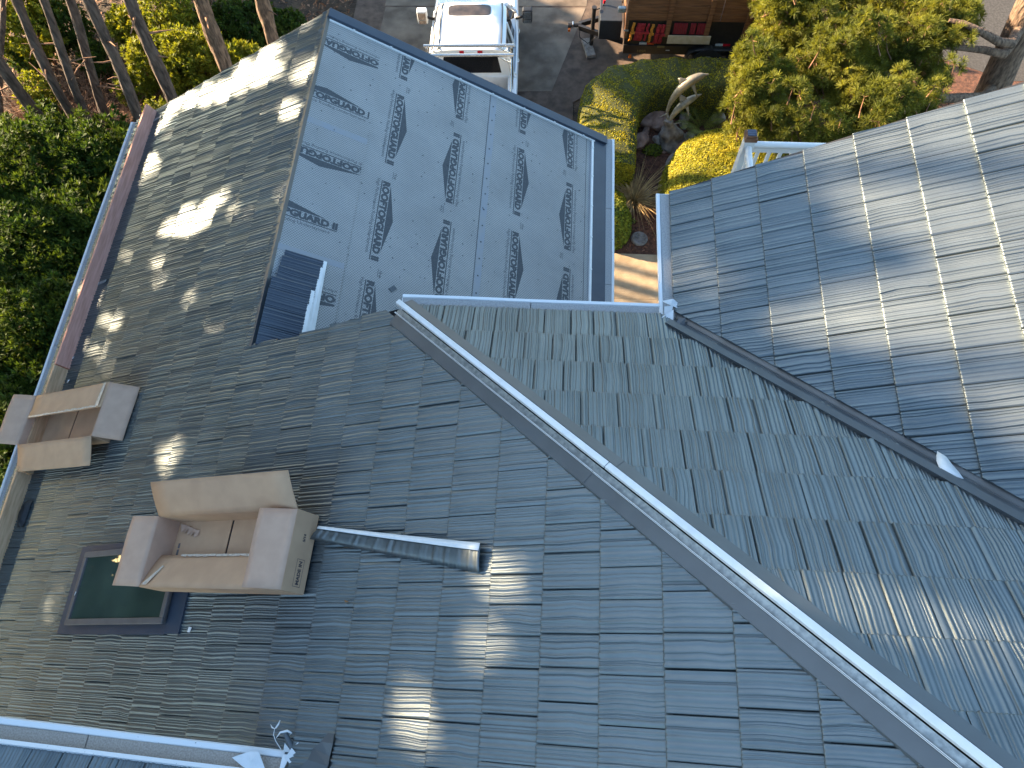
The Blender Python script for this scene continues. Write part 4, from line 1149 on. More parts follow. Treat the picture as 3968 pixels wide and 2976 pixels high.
mound_hedge('small_bush', 'small round green bush tucked under the low wing gutter', 'bush', 3.98, 6.75, .42, .55, .65, 5000, .05, M_SHRUBL)
mound_hedge('small_bush', 'low green bush at the end of the L hedge behind the straw grass', 'bush', 3.95, 7.3, .36, .35, .42, 3500, .05, M_HEDGE)
mound_hedge('weed', 'tiny bright weed in the mulch above the stepping stone', 'plant', 4.48, 6.98, .05, .05, .05, 60, .04, M_FERN)
mound_hedge('weed', 'low green weed in the mulch left of the dolphin base', 'plant', 4.95, 8.95, .2, .14, .12, 260, .05, M_SHRUBL)

# dry grass tuft
def blades(n, base, spread, hgt, wd, droop, seg=6, cone=.9):
    vs, fs = [], []
    for i in range(n):
        a = random.uniform(0, 2 * math.pi); r0 = random.uniform(0, spread); lean = random.uniform(.1, cone); h = hgt * random.uniform(.55, 1.1)
        b = V(base) + V((math.cos(a) * r0, math.sin(a) * r0, 0)); a += random.uniform(-.5, .5)
        d = V((math.cos(a), math.sin(a), 0)); sd = V((-math.sin(a), math.cos(a), 0)); k = len(vs)
        for j in range(seg + 1):
            t = j / seg
            p = b + d * (lean * h * (t + droop * t * t)) + V((0, 0, h * (t - droop * .55 * t * t)))
            w_ = wd * (1 - t * .85)
            vs += [p - sd * w_, p + sd * w_]
        fs += [(k + 2 * j, k + 2 * j + 1, k + 2 * j + 3, k + 2 * j + 2) for j in range(seg)]
    return np.array([tuple(p) for p in vs]), np.array(fs)
v, f = blades(420, (4.5, 7.5, GZ), .14, .72, .007, .9)
tag(mesh_np('grass_tuft', v, f, M_DRY, None, False), 'straw coloured ornamental grass tuft by the low wing gutter', 'plant')
# feathery palm like fern
def frond_plant(base, n, L, label):
    vs, fs = [], []
    for i in range(n):
        a = 2 * math.pi * i / n + random.uniform(-.2, .2); lean = random.uniform(.5, 1.0); d = V((math.cos(a), math.sin(a), 0)); sd = V((-math.sin(a), math.cos(a), 0))
        for j in range(22):
            t = .12 + .88 * j / 21
            p = V(base) + d * (L * lean * t) + V((0, 0, L * .95 * (t - .5 * t * t)))
            w_ = L * .12 * math.sin(math.pi * min(1, t * .93 + .07)) + .01
            for s_ in (-1, 1):
                k = len(vs); q = p + sd * s_ * w_ + d * w_ * .5 + V((0, 0, .012))
                e = d * .009
                vs += [p - e, p + e, q + e * .4, q - e * .4]; fs.append((k, k + 1, k + 2, k + 3))
    tag(mesh_np('fern', np.array([tuple(p) for p in vs]), np.array(fs), M_FERN, None, False), label, 'plant')
frond_plant((6.08, 9.62, GZ), 15, .85, 'yellow green palm like fern right of the dolphin statue')

# ------------------------------------------------------------------ rocks
def rock(x, y, r, sx, sy, sz, m, label, seed, z=GZ):
    bm = bmesh.new(); bmesh.ops.create_icosphere(bm, subdivisions=3, radius=1)
    rr = random.Random(seed); dirs = [(V((rr.gauss(0, 1), rr.gauss(0, 1), rr.gauss(0, 1))).normalized(), rr.uniform(.62, .92)) for _ in range(11)]
    for vt in bm.verts:
        p = vt.co.copy()
        for d, k in dirs:
            q = p.dot(d)
            if q > k: p = p - d * (q - k)
        p = p * (1 + .05 * math.sin(p.x * 7 + seed) * math.cos(p.y * 6))
        vt.co = V((p.x * r * sx, p.y * r * sy, p.z * r * sz))
    bmesh.ops.rotate(bm, verts=bm.verts, cent=(0, 0, 0), matrix=Matrix.Rotation(rr.uniform(0, 3), 3, 'Z'))
    me = bpy.data.meshes.new('rock'); bm.to_mesh(me); bm.free(); me.materials.append(m)
    o = bpy.data.objects.new('rock', me); o.location = (x, y, z + r * sz * .35); link(o)
    return tag(o, label, 'rock', 'rocks round the dolphin statue')
rock(5.22, 10.45, .26, 1, 1, .8, M_ROCK, 'grey angular rock between hedge and the upper dolphin', 1)
rock(4.98, 9.85, .34, 1.2, 1, .7, M_ROCKP, 'rusty pink rock left of the dolphin tails', 2)
rock(4.82, 9.55, .2, 1.8, .5, .6, M_ROCKP, 'long thin pink rock left of the statue base', 3)
rock(6.02, 10.38, .30, 1, .9, 1.0, M_ROCK, 'tall tan rock behind the dolphins, right side', 4)
rock(6.25, 10.45, .24, 1, 1, .9, M_ROCKP, 'brown shadowed rock at the right of the tall tan rock', 5)
rock(5.72, 10.0, .2, 1.1, .8, .9, M_ROCK, 'pale rock just right of the lower dolphin', 6)
rock(5.66, 9.78, .15, 1.2, .7, .8, M_ROCK, 'small pale leaning rock under the lower dolphin', 7)
rock(6.48, 10.05, .22, .9, 1.2, .9, M_ROCK, 'grey pointed rock beside the pine branches', 8)
rock(5.46, 8.55, .3, 1, .85, .9, M_ROCK, 'tan boulder against the round hedge', 9)
rock(4.62, 9.15, .24, .8, 1.3, .8, M_ROCKP, 'dark pink rock at the foot of the L hedge', 10)
rock(5.08, 9.25, .14, .8, 1.3, .8, M_ROCK, 'small blue grey rock left of the statue base', 11)
rock(5.62, 9.0, .24, 1.4, .8, .6, M_ROCKP, 'flat brown rock below the statue base', 12)
rock(5.3, 9.05, .16, 1.5, .8, .6, M_ROCKP, 'small brown rock under the statue base', 13)
rock(5.82, 9.42, .11, 1.2, .9, .8, M_ROCK, 'small white rock between base and fern', 14)
rock(4.72, 7.72, .17, 1.1, 1, .5, M_ROCKP, 'flat grey stone beside the straw grass', 15)
rock(11.2, 10.35, .2, 1.6, .8, .8, M_ROCK, 'white rock beyond the big pine branches', 16)
rock(11.45, 10.2, .2, 1.6, .8, .7, M_ROCK, 'grey rock between the two big pine branches', 17)
rock(11.3, 9.75, .2, 1.3, 1, .8, M_ROCK, 'tan rock left of the big pine trunk', 18)
rock(11.75, 9.75, .17, 1.3, 1, .8, M_ROCK, 'small rock touching the big pine trunk', 19)
# round stepping stone with a raised swirl
ss = empty('stepping_stone', (4.61, 6.52, GZ), 'round carved stepping stone in the mulch', 'stepping stone')
mb = MB(); n_ = 32; prf = [(0, .05), (.10, .05), (.15, .05), (.17, .045), (.18, .03), (.18, 0)]
vs = [(4.61 + r * math.cos(2 * math.pi * i / n_), 6.52 + r * math.sin(2 * math.pi * i / n_), GZ + z) for r, z in prf[1:] for i in range(n_)]
mb.add(vs, [(j * n_ + i, (j + 1) * n_ + i, (j + 1) * n_ + (i + 1) % n_, j * n_ + (i + 1) % n_) for j in range(4) for i in range(n_)]); mb.add(vs[:n_], [tuple(range(n_))])
mb.build('disc', M_STONE, ss)
mb = MB()
mb.tube([(4.61 + .155 * math.cos(t), 6.52 + .155 * math.sin(t), GZ + .05) for t in np.linspace(0, 2 * math.pi, 33)], .008, 6)
mb.tube([(4.61 + (.02 + .016 * t) * math.cos(t), 6.52 + (.02 + .016 * t) * math.sin(t), GZ + .05) for t in np.linspace(0, 6.5, 30)], .011, 6)
mb.tube([(4.61 + (.02 + .014 * t) * math.cos(t + 3.1), 6.52 + (.02 + .014 * t) * math.sin(t + 3.1), GZ + .05) for t in np.linspace(0, 5.5, 30)], .010, 6)
mb.build('carved_swirl', M_STONE, ss)

# ------------------------------------------------------------------ dolphin statue
dol = empty('dolphin_statue', (5.4, 9.42, GZ), 'bronze statue of two leaping dolphins on a wave shaped base', 'statue')
def dolphin(pts, rad, side, dors, pect, flukes):
    mb = MB(); P_ = [V(p) for p in pts]
    mb.tube(P_, rad, 12, 0, True)
    def fin(a, b, tip, th=.014):
        a, b, tip = V(a), V(b), V(tip); md = (a + b) / 2; a = md + (a - md) * 1.35; b = md + (b - md) * 1.35; tip = md + (tip - md) * 1.75; m_ = (a + b) / 2; n_ = (b - a).cross(tip - a).normalized() * th
        k = a.lerp(tip, .6) + (b - a) * .25; k2 = b.lerp(tip, .6) + (b - a) * .1
        mb.add([a - n_, b - n_, k2 - n_ * .6, tip, k - n_ * .6, a + n_, b + n_, k2 + n_ * .6, k + n_ * .6], [(0, 4, 3, 2, 1), (5, 6, 7, 3, 8), (0, 5, 8, 4), (4, 8, 3), (1, 2, 7, 6), (2, 3, 7)], 0, True)
    for d in dors + pect + flukes: fin(*d)
    o = mb.build('dolphin', M_BRONZE, dol)
    ss_ = o.modifiers.new('smooth', 'SUBSURF'); ss_.levels = 1; ss_.render_levels = 1
    return o
dolphin([(5.15, 9.27, -6.36), (5.14, 9.32, -6.25), (5.17, 9.36, -6.02), (5.27, 9.39, -5.78), (5.42, 9.44, -5.58), (5.58, 9.50, -5.49), (5.70, 9.54, -5.46), (5.77, 9.56, -5.45), (5.80, 9.57, -5.445), (5.89, 9.59, -5.44)],
        [.022, .03, .052, .085, .108, .105, .085, .062, .035, .014], 1,
        [((5.33, 9.40, -5.62), (5.46, 9.44, -5.48), (5.27, 9.47, -5.50), .016)],
        [((5.52, 9.42, -5.56), (5.60, 9.45, -5.54), (5.66, 9.30, -5.72)), ((5.46, 9.52, -5.54), (5.55, 9.55, -5.5), (5.50, 9.70, -5.62))],
        [((5.13, 9.28, -6.30), (5.17, 9.30, -6.24), (5.01, 9.25, -6.34), .02), ((5.12, 9.28, -6.33), (5.17, 9.29, -6.28), (5.22, 9.15, -6.44), .02)])
dolphin([(5.16, 9.16, -6.62), (5.19, 9.20, -6.46), (5.28, 9.27, -6.27), (5.40, 9.34, -6.12), (5.55, 9.42, -6.03), (5.66, 9.48, -6.0), (5.73, 9.52, -5.99), (5.77, 9.54, -5.985), (5.85, 9.58, -5.98)],
        [.02, .034, .062, .09, .092, .075, .055, .032, .012], 1,
        [((5.40, 9.36, -6.03), (5.52, 9.42, -5.96), (5.36, 9.44, -5.92), .014)],
        [((5.50, 9.35, -6.08), (5.57, 9.38, -6.07), (5.60, 9.24, -6.24)), ((5.46, 9.46, -6.06), (5.55, 9.5, -6.03), (5.55, 9.62, -6.14))],
        [((5.15, 9.17, -6.56), (5.19, 9.19, -6.50), (5.13, 9.06, -6.66), .02), ((5.15, 9.19, -6.55), (5.2, 9.2, -6.5), (5.42, 9.20, -6.46), .02)])
mb = MB(); vs = []; n_ = 20
for j in range(15):
    t = j / 14; r = .30 * (1 - t) ** .8 + .055 + .03 * math.sin(t * 14)
    for i in range(n_):
        a = 2 * math.pi * i / n_
        k = 1 + .16 * math.sin(3 * a + 5 * t) + .08 * math.sin(7 * a - 9 * t)
        vs.append((5.42 - .22 * t + r * k * math.cos(a), 9.22 - .02 * t + r * k * math.sin(a) * .9, GZ + .72 * t))
mb.add(vs, [(j * n_ + i, j * n_ + (i + 1) % n_, (j + 1) * n_ + (i + 1) % n_, (j + 1) * n_ + i) for j in range(14) for i in range(n_)], 0, True); mb.add(vs[-n_:], [tuple(range(n_))])
mb.build('wave_base', M_STONE, dol)

# ------------------------------------------------------------------ deck and railing
dk = empty('deck', (6.2, 2.6, GZ), 'raised deck with a white vinyl railing and lamp capped corner post', 'deck')
def dbox(name, m, *a, bev=0.): mb = MB(); mb.box(*a); return mb.build(name, m, dk, bev)
DX, DY, DZ = 5.15, 3.71, -2.12
for i in range(17): dbox('deck_board', M_STAKE, DX - .08 + 0, 9.0, YE - .35 + i * .152, YE - .35 + i * .152 + .145, DZ - .04, DZ)
dbox('deck_post', M_WALLP, DX - .05, DX + .09, DY - .12, DY + .02, GZ, DZ - .041)
dbox('railing_post', M_VINYL, DX - .065, DX + .065, DY - .065, DY + .065, DZ, -1.02, bev=.008)
mb = MB(); mb.box(DX - .075, DX + .075, DY - .075, DY + .075, -1.02, -.965); mb.box(DX - .06, DX + .06, DY - .06, DY + .06, -.965, -.935); cap = mb.build('lamp_cap', M_COPPER, dk)
sb = MB(); sb.box(DX - .052, DX + .052, DY - .048, DY + .052, -.9345, -.928); o = sb.build('solar_panel', M_SOLAR); o.parent = cap
mb = MB(); mb.tube([(DX + .06, DY, -1.13), (8.6, DY, -1.13)], .042, 10, flat=1.0); mb.build('top_rail', M_VINYL, dk)
dbox('rail_skirt', M_VINYL, DX + .06, 8.6, DY - .022, DY + .022, -1.245, -1.175)
dbox('bottom_rail', M_VINYL, DX + .06, 8.6, DY - .025, DY + .025, DZ + .08, DZ + .15)
mb = MB(); mb.tube([(DX, DY - .06, -1.13), (DX, YE - .2, -1.13)], .042, 10); mb.build('top_rail', M_VINYL, dk)
dbox('rail_skirt', M_VINYL, DX - .022, DX + .022, YE - .2, DY - .06, -1.245, -1.175)
dbox('bottom_rail', M_VINYL, DX - .025, DX + .025, YE - .2, DY - .06, DZ + .08, DZ + .15)
for i in range(24): 
    x = DX + .16 + i * .142
    if x < 8.5: dbox('baluster', M_VINYL, x - .019, x + .019, DY - .019, DY + .019, DZ + .15, -1.245)
for i in range(17):
    y = DY - .16 - i * .142
    if y > YE - .2: dbox('baluster', M_VINYL, DX - .019, DX + .019, y - .019, y + .019, DZ + .15, -1.245)

# ------------------------------------------------------------------ pickup truck
trk = empty('pickup_truck', (.80, 10.0, GZ), 'white pickup truck with a ladder rack and dark tonneau cover, seen from above behind', 'truck')
TM = Matrix.Translation((.80, 10.0, GZ)) @ Matrix.Rotation(math.radians(2.3), 4, 'Z')
def tp_(p): return TM @ V(p)
def tb(mb, name, m, bev=0., parent=None):
    mb.v = [tuple(TM @ V(p)) for p in mb.v]
    if parent is None: return mb.build(name, m, trk, bev)
    o = mb.build(name, m, None, bev); o.parent = parent; return o
def loft(secs, closed=True, caps=True, mi=0, smooth=True):
    mb = MB(); n = len(secs[0]); vs = [p for s_ in secs for p in s_]
    fs = [(j * n + i, j * n + (i + 1) % n, (j + 1) * n + (i + 1) % n, (j + 1) * n + i) for j in range(len(secs) - 1) for i in range(n if closed else n - 1)]
    mb.add(vs, fs, mi, smooth)
    if caps: mb.add(secs[0], [tuple(range(n - 1, -1, -1))], mi); mb.add(secs[-1], [tuple(range(n))], mi)
    return mb
def rsec(y, hw, z0, z1, r=.09, tw=0.):
    """rounded body section at y"""
    o_ = []
    for sx in (1, -1):
        c = [(hw - tw, z1 - r * .2), (hw - tw * .2 - .012, z1 - r), (hw, (z0 + z1) / 2), (hw - .02, z0)] 
        o_.append(c)
    R_ = [(hw * .35, z1 + .012), (hw * .8, z1 + .006), (hw - r, z1 - .004), (hw - r * .3, z1 - r * .35), (hw, z1 - r), (hw + .012, (z0 + z1) / 2 + .1), (hw, z0 + .12), (hw - .05, z0)]
    return [(x, y, z) for x, z in R_] + [(-x, y, z) for x, z in R_[::-1]]
# lower body in front of the cab rear
tb(loft([rsec(-.04, 1.0, .45, 1.12), rsec(.6, 1.01, .42, 1.13), rsec(1.9, 1.0, .42, 1.13), rsec(2.2, .99, .42, 1.14), rsec(3.0, .96, .45, 1.10), rsec(3.35, .92, .5, 1.02), rsec(3.45, .86, .55, .9)]), 'body', M_TRUCK)
# cab greenhouse: glass hull, roof, pillars
def gsec(y, hb_, ht, z0, z1): return [(hb_, y, z0), (ht, y, z1), (-ht, y, z1), (-hb_, y, z0)]
tb(loft([gsec(.03, .90, .74, 1.10, 1.80), gsec(1.36, .92, .74, 1.12, 1.80), gsec(2.02, .90, .60, 1.13, 1.16)], smooth=False), 'cab_glass', M_TGLASS)
def roofsec(y, hw, z, crown=.03):
    return [(hw, y, z - .045), (hw - .02, y, z - .012), (hw * .6, y, z + crown * .8), (0, y, z + crown), (-hw * .6, y, z + crown * .8), (-hw + .02, y, z - .012), (-hw, y, z - .045), (-hw * .5, y, z - .05), (hw * .5, y, z - .05)]
roof = tb(loft([roofsec(-.02, .76, 1.79, .02), roofsec(.12, .775, 1.835), roofsec(.7, .78, 1.845), roofsec(1.25, .77, 1.835), roofsec(1.45, .74, 1.79, .02)]), 'roof', M_TRUCK)
for sx in (-1, 1):
    rc = MB(); rc.tube([(sx * .665, -.0, 1.812), (sx * .68, .3, 1.858), (sx * .68, 1.2, 1.856), (sx * .66, 1.44, 1.80)], .012, 6); tb(rc, 'roof_channel', M_BLACK, 0, roof)
sr = MB(); n_ = 28
def sup(a, hx, hy): 
    c, s_ = math.cos(a), math.sin(a); e = .35
    return hx * math.copysign(abs(c) ** e, c), hy * math.copysign(abs(s_) ** e, s_)
ring_ = [sup(2 * math.pi * i / n_, .47, .165) for i in range(n_)]
zroof = lambda x: 1.845 + .03 * (1 - (x / .78) ** 2) * 1.02
sr.add([(x - .05, y + 1.12, zroof(x - .05) + .006) for x, y in ring_], [tuple(range(n_))]); sr.add([(x - .05, y + 1.12, zroof(x) + .006) for x, y in ring_] + [(x * 1.02 - .05, y * 1.05 + 1.12, zroof(x) - .02) for x, y in ring_], [(i, n_ + i, n_ + (i + 1) % n_, (i + 1) % n_) for i in range(n_)])
tb(sr, 'sunroof', M_SUNROOF, 0, roof)
for sx in (-1, 1):
    for a, b, r in (((.76, .03, 1.78), (.905, .0, 1.11), .055), ((.765, .80, 1.80), (.925, .86, 1.12), .035), ((.755, 1.40, 1.79), (.915, 2.0, 1.14), .04)):
        pm = MB(); pm.tube([(sx * a[0], a[1], a[2]), (sx * (a[0] * .4 + b[0] * .6), (a[1] + b[1]) / 2, (a[2] * .45 + b[2] * .55)), (sx * b[0], b[1], b[2])], r, 8); tb(pm, 'pillar', M_TRUCK)
    bl = MB(); bl.tube([(sx * .965, 0, 1.125), (sx * .98, 1.0, 1.135), (sx * .965, 2.0, 1.13)], .03, 8); tb(bl, 'window_sill', M_TRUCK)
    # tow mirror; sunlit left and shaded right are put into the housing colours
    mi = MB(); mi.tube([(sx * .95, 1.72, 1.16), (sx * 1.12, 1.70, 1.24)], .035, 8); arm = tb(mi, 'mirror_arm', M_BLACK)
    hm = MB(); hm.box(min(sx * 1.10, sx * 1.33), max(sx * 1.10, sx * 1.33), 1.62, 1.78, 1.10, 1.44); hs = tb(hm, 'mirror_housing', M_WHITE if sx < 0 else M_BLACK, .03)
    gm = MB(); gm.box(min(sx * 1.125, sx * 1.305), max(sx * 1.125, sx * 1.305), 1.606, 1.618, 1.23, 1.41); tb(gm, 'mirror_glass', M_CHROME, 0, hs)
    gm = MB(); gm.box(min(sx * 1.125, sx * 1.305), max(sx * 1.125, sx * 1.305), 1.606, 1.618, 1.12, 1.215); tb(gm, 'mirror_glass', M_CHROME, 0, hs)
    for yh in (.55, -1.05, 1.5): 
        hd_ = MB(); hd_.tube([(sx * 1.005, yh - .08, 1.0), (sx * 1.035, yh, 1.0), (sx * 1.005, yh + .08, 1.0)], .016, 6); tb(hd_, 'handle', M_CHROME)
# hood seam strip and cowl
cw = MB(); cw.box(-.86, .86, 2.03, 2.16, 1.135, 1.165); tb(cw, 'cowl', M_BLACK)
# bed
for sx in (-1, 1):
    bs = MB(); x0, x1 = sorted((sx * .80, sx * 1.0)); bs.box(x0, x1, -2.32, -.07, .45, 1.10); tb(bs, 'bed_side', M_TRUCK, .025)
    rl = MB(); x0, x1 = sorted((sx * .80, sx * .985)); rl.box(x0, x1, -2.28, -.09, 1.101, 1.12); tb(rl, 'bed_rail_cap', M_TRUCK, .006)
    rk = MB(); rk.tube([(sx * .90, -.14, 1.12), (sx * .90, -.16, 1.98)], .028, 8); rk.tube([(sx * .90, -.42, 1.12), (sx * .90, -.42, 1.98)], .028, 8)
    rk.tube([(sx * .90, -.16, 1.35), (sx * .90, -.42, 1.85)], .016, 6); rk.tube([(sx * .90, -.42, 1.8), (sx * .62, -.42, 2.0)], .018, 6); rk.tube([(sx * .9, -.14, 1.8), (sx * .62, -.16, 2.0)], .018, 6)
    rk.tube([(sx * .90, -.42, 1.95), (sx * .89, -1.3, 1.15), (sx * .89, -1.4, 1.12)], .020, 8); tb(rk, 'rack_upright', M_CHROME)
    for yc in (-1.0, -1.35):
        cl = MB(); x0, x1 = sorted((sx * .76, sx * .86)); cl.box(x0, x1, yc - .07, yc + .07, 1.12, 1.17); tb(cl, 'cover_clamp', M_CHROME, .006)
for yb_, z_ in ((-.15, 2.03), (-.43, 2.03)):
    rb = MB(); rb.tube([(-.96, yb_, z_), (.96, yb_, z_)], .034, 10); tb(rb, 'rack_bar', M_CHROME)
    
fb_ = MB(); fb_.box(-.80, .80, -2.25, -.08, .55, .60); tb(fb_, 'bed_floor', M_BLACK)
cwl = MB(); cwl.box(-.86, .86, -.055, .025, .6, 1.10); tb(cwl, 'cab_rear_wall', M_TRUCK)
rp = MB(); rp.hexa([(-.88, -.03, 1.10), (.88, -.03, 1.10), (.88, .06, 1.10), (-.88, .06, 1.10), (-.73, -.005, 1.80), (.73, -.005, 1.80), (.73, .06, 1.80), (-.73, .06, 1.80)]); rwall = tb(rp, 'cab_rear_panel', M_TRUCK, .02)
rw = MB(); rw.add([(-.66, -.032, 1.2), (.66, -.032, 1.2), (.58, -.02, 1.66), (-.58, -.02, 1.66)], [(0, 1, 2, 3)]); tb(rw, 'rear_window', M_TGLASS, 0, rwall)
for x0, x1, m in ((-.23, -.13, M_REDLENS), (-.13, .0, M_WHITE), (.0, .16, M_WHITE), (.16, .27, M_REDLENS)):
    bl = MB(); bl.box(x0, x1, -.045, -.006, 1.73, 1.785); tb(bl, 'brake_light' if m is M_REDLENS else 'cargo_lamp', m, .004)
fr_ = MB(); fr_.box(-.80, .80, -1.02, -.94, 1.10, 1.135); tb(fr_, 'cover_front_rail', M_WHITE, .006)
tn = MB(); tn.box(-.785, .785, -2.26, -1.021, 1.105, 1.128); tb(tn, 'tonneau_cover', M_TONN, .01)
tgt = MB(); tgt.box(-.80, .80, -2.36, -2.27, .55, 1.11); tb(tgt, 'tailgate', M_TRUCK, .02)
lb = MB(); lb.box(-.5, .3, -.62, -.30, .60, .78); tb(lb, 'tool_tray', M_TONN, .01)
for sx in (-1, 1):
    for yw in (-1.35, 2.55):
        wh = MB(); x0, x1 = sorted((sx * .72, sx * .985)); wh.tube([(x0, yw, .40), (x1, yw, .40)], .40, 20); wo = tb(wh, 'wheel', M_RUBBER)
        hbm = MB(); hbm.tube([(sx * .95, yw, .40), (sx * .995, yw, .40)], .22, 16); tb(hbm, 'rim', M_CHROME, 0, wo)
hl = MB()
for sx in (-1, 1):
    h_ = MB(); x0, x1 = sorted((sx * .62, sx * .88)); h_.box(x0, x1, 3.36, 3.44, .78, .95); tb(h_, 'headlight', M_CHROME, .02)

# ------------------------------------------------------------------ dump trailer
TY = 11.54; TX0 = 4.22; TX1 = 8.3; TYB = 13.25
tr = empty('utility_trailer', (6, 12.4, GZ), 'black trailer with tall brown board sides and red straps along its near side', 'trailer')
def rb_(name, m, *a, bev=0., parent=None):
    mb = MB(); mb.box(*a); o = mb.build(name, m, tr if parent is None else None, bev)
    if parent is not None: o.parent = parent
    return o
rb_('trailer_bed', M_STEELB, TX0, TX1, TY + .03, TYB, -6.42, -6.34)
rb_('side_rail', M_STEELB, TX0, TX1, TY - .01, TY + .06, -6.66, -6.42, bev=.006)
rb_('side_rail', M_STEELB, TX0, TX1, TYB, TYB + .06, -6.66, -6.42)
rb_('side_sheet', M_STEELB, TX0, TX1, TY + .02, TY + .04, -6.42, -5.74)
for k in range(3):
    for j in range(2):
        x0 = TX0 + .04 + j * 2.05; rb_('side_board', M_STAKE, x0, min(TX1, x0 + 2.04), TY - .005, TY + .03, -5.745 + k * .195, -5.745 + k * .195 + .188, bev=.004)
        rb_('side_board', M_STAKE, x0, min(TX1, x0 + 2.04), TYB, TYB + .035, -5.745 + k * .195, -5.745 + k * .195 + .188)
    rb_('front_board', M_STAKE, TX0 - .01, TX0 + .03, TY + .06, TYB, -6.2 + k * .33, -6.2 + k * .33 + .32)
rb_('top_rail', M_CREAM, 6.3, TX1, TY - .012, TY + .05, -5.158, -5.135)
rb_('corner_post', M_STAKE, TX0 - .02, TX0 + .045, TY - .05, TY - .006, -6.2, -5.15)
for x in (5.17, 6.06, 6.92, 7.8): rb_('stake', M_STAKE, x - .055, x + .055, TY - .055, TY - .006, -6.14, -5.15, bev=.004)
rb_('corner_hook', M_GALV, TX0 - .05, TX0 + .06, TY - .06, TY - .05, -6.0, -5.96)
for x0, x1, z0, z1, m in ((4.36, 4.42, -6.30, -5.80, M_YELS), (4.47, 4.66, -6.27, -5.82, M_REDS), (4.70, 4.75, -6.27, -5.82, M_REDS), (4.80, 4.86, -6.33, -5.83, M_YELS), (4.93, 5.02, -6.36, -5.83, M_REDS), (5.035, 5.12, -6.36, -5.83, M_REDS)):
    b = MB(); n_ = 10; vs = []
    for i in range(n_ + 1):
        z = z1 + (z0 - z1) * i / n_; dx = -.05 * (i / n_) + .008 * math.sin(i * 1.7); dy = -.02 - .012 * math.sin(i * 2.3 + x0 * 9)
        vs += [(x0 + dx, TY + dy, z), (x1 + dx, TY + dy - .01, z)]
    b.add(vs, [(2 * i, 2 * i + 2, 2 * i + 3, 2 * i + 1) for i in range(n_)], 0, True)
    o = b.build('hanging_strap', m, tr); so = o.modifiers.new('t', 'SOLIDIFY'); so.thickness = .02
    rb_('strap_band', m, x0 - .035, x1 + .01, TY - .06, TY - .045, (z0 + z1) / 2 - .02, (z0 + z1) / 2 + .04)
for x0, x1 in ((5.30, 5.655), (5.675, 5.80), (5.83, 6.08)):
    for i in range(max(1, int((x1 - x0) / .06))):
        rb_('red_plank', M_REDP, x0 + i * .062, x0 + i * .062 + .057, TY - .03, TY - .002, -6.07, -5.79)
rb_('bare_board', M_CREAM, 5.20, 6.18, TY - .075, TY - .045, -6.30, -6.085, bev=.003)
for x0 in (4.58, 6.34):
    rb_('reflector_tape', M_SILV, x0, x0 + .17, TY - .0135, TY - .0105, -6.325, -6.28) if False else rb_('reflector_tape', M_SILV, x0, x0 + .17, TY - .002, TY + .019, -6.40, -6.35)
    rb_('reflector_tape', M_REDLENS, x0 + .172, x0 + .34, TY - .002, TY + .019, -6.40, -6.35)
rb_('reflector', M_ORANGE, 4.37, 4.43, TY - .06, TY - .01, -6.75, -6.68)
rb_('green_tape', M_SILV, 5.22, 5.31, TY - .016, TY - .0105, -6.55, -6.53)
rb_('label_plate', M_GOLD, 5.0, 5.17, TY - .06, TY - .05, -6.43, -6.38)
v_, f_ = text_arrays('10SR', .10, .21, .002)
mb = MB(); mb.add([(4.56 + p[0], TY - .0125, -6.61 + p[1]) for p in v_], f_); mb.build('lettering', M_GOLD, tr)
fd_ = MB(); fd_.tube([(5.7, TY - .06, -6.7), (5.78, TY - .06, -6.5), (6.0, TY - .06, -6.42), (7.2, TY - .06, -6.42), (7.42, TY - .06, -6.5), (7.5, TY - .06, -6.7)], .09, 8, flat=.3); fd_.build('fender', M_STEELB, tr)
for yw in (TY - .06, TYB + .12):
    for xw in (6.2, 7.0):
        wh = MB(); wh.tube([(xw, yw - .1, GZ + .36), (xw, yw + .1, GZ + .36)], .36, 18); wo = wh.build('wheel', M_RUBBER, tr)
        hb2 = MB(); hb2.tube([(xw, yw - .105, GZ + .36), (xw, yw + .105, GZ + .36)], .18, 14); o = hb2.build('rim', M_GALV); o.parent = wo
YC = 12.36
for s_ in (-1, 1):
    tg = MB(); tg.hexa([(3.15, YC + s_ * .04 - .04, -6.66), (4.22, YC + s_ * .5 - .04, -6.66), (4.22, YC + s_ * .5 + .04, -6.66), (3.15, YC + s_ * .04 + .04, -6.66), (3.15, YC + s_ * .04 - .04, -6.54), (4.22, YC + s_ * .5 - .04, -6.54), (4.22, YC + s_ * .5 + .04, -6.54), (3.15, YC + s_ * .04 + .04, -6.54)]); tg.build('tongue_arm', M_STEELB, tr)
cp_ = MB(); cp_.tube([(3.22, YC, -6.58), (2.98, YC, -6.58)], .055, 10); cp_.tube([(2.98, YC, -6.60), (2.90, YC, -6.60)], .075, 10); cp_.build('coupler', M_STEELB, tr)
rb_('coupler_light', M_ORANGE, 2.90, 2.96, YC - .14, YC - .08, -6.66, -6.60)
rb_('coupler_collar', M_CHROME, 3.0, 3.03, YC - .06, YC + .06, -6.64, -6.52, bev=.01)
jk = MB(); jk.tube([(3.49, YC - .16, GZ + .11), (3.49, YC - .16, -5.98)], .05, 10); jk.tube([(3.49, YC - .16, -5.98), (3.49, YC - .16, -5.95)], .06, 10); jk.tube([(3.49, YC - .16, -6.05), (3.66, YC - .05, -6.05), (3.72, YC + .02, -5.98)], .014, 6); jo = jk.build('jack', M_STEELB, tr)
kb = MB(); kb.tube([(3.72, YC + .02, -5.98), (3.72, YC + .02, -5.90)], .03, 8); o = kb.build('jack_knob', M_REDLENS); o.parent = jo
tbx = rb_('tongue_box', M_TONN, 3.63, 4.15, 11.84, 12.55, -6.54, -6.02, bev=.015)
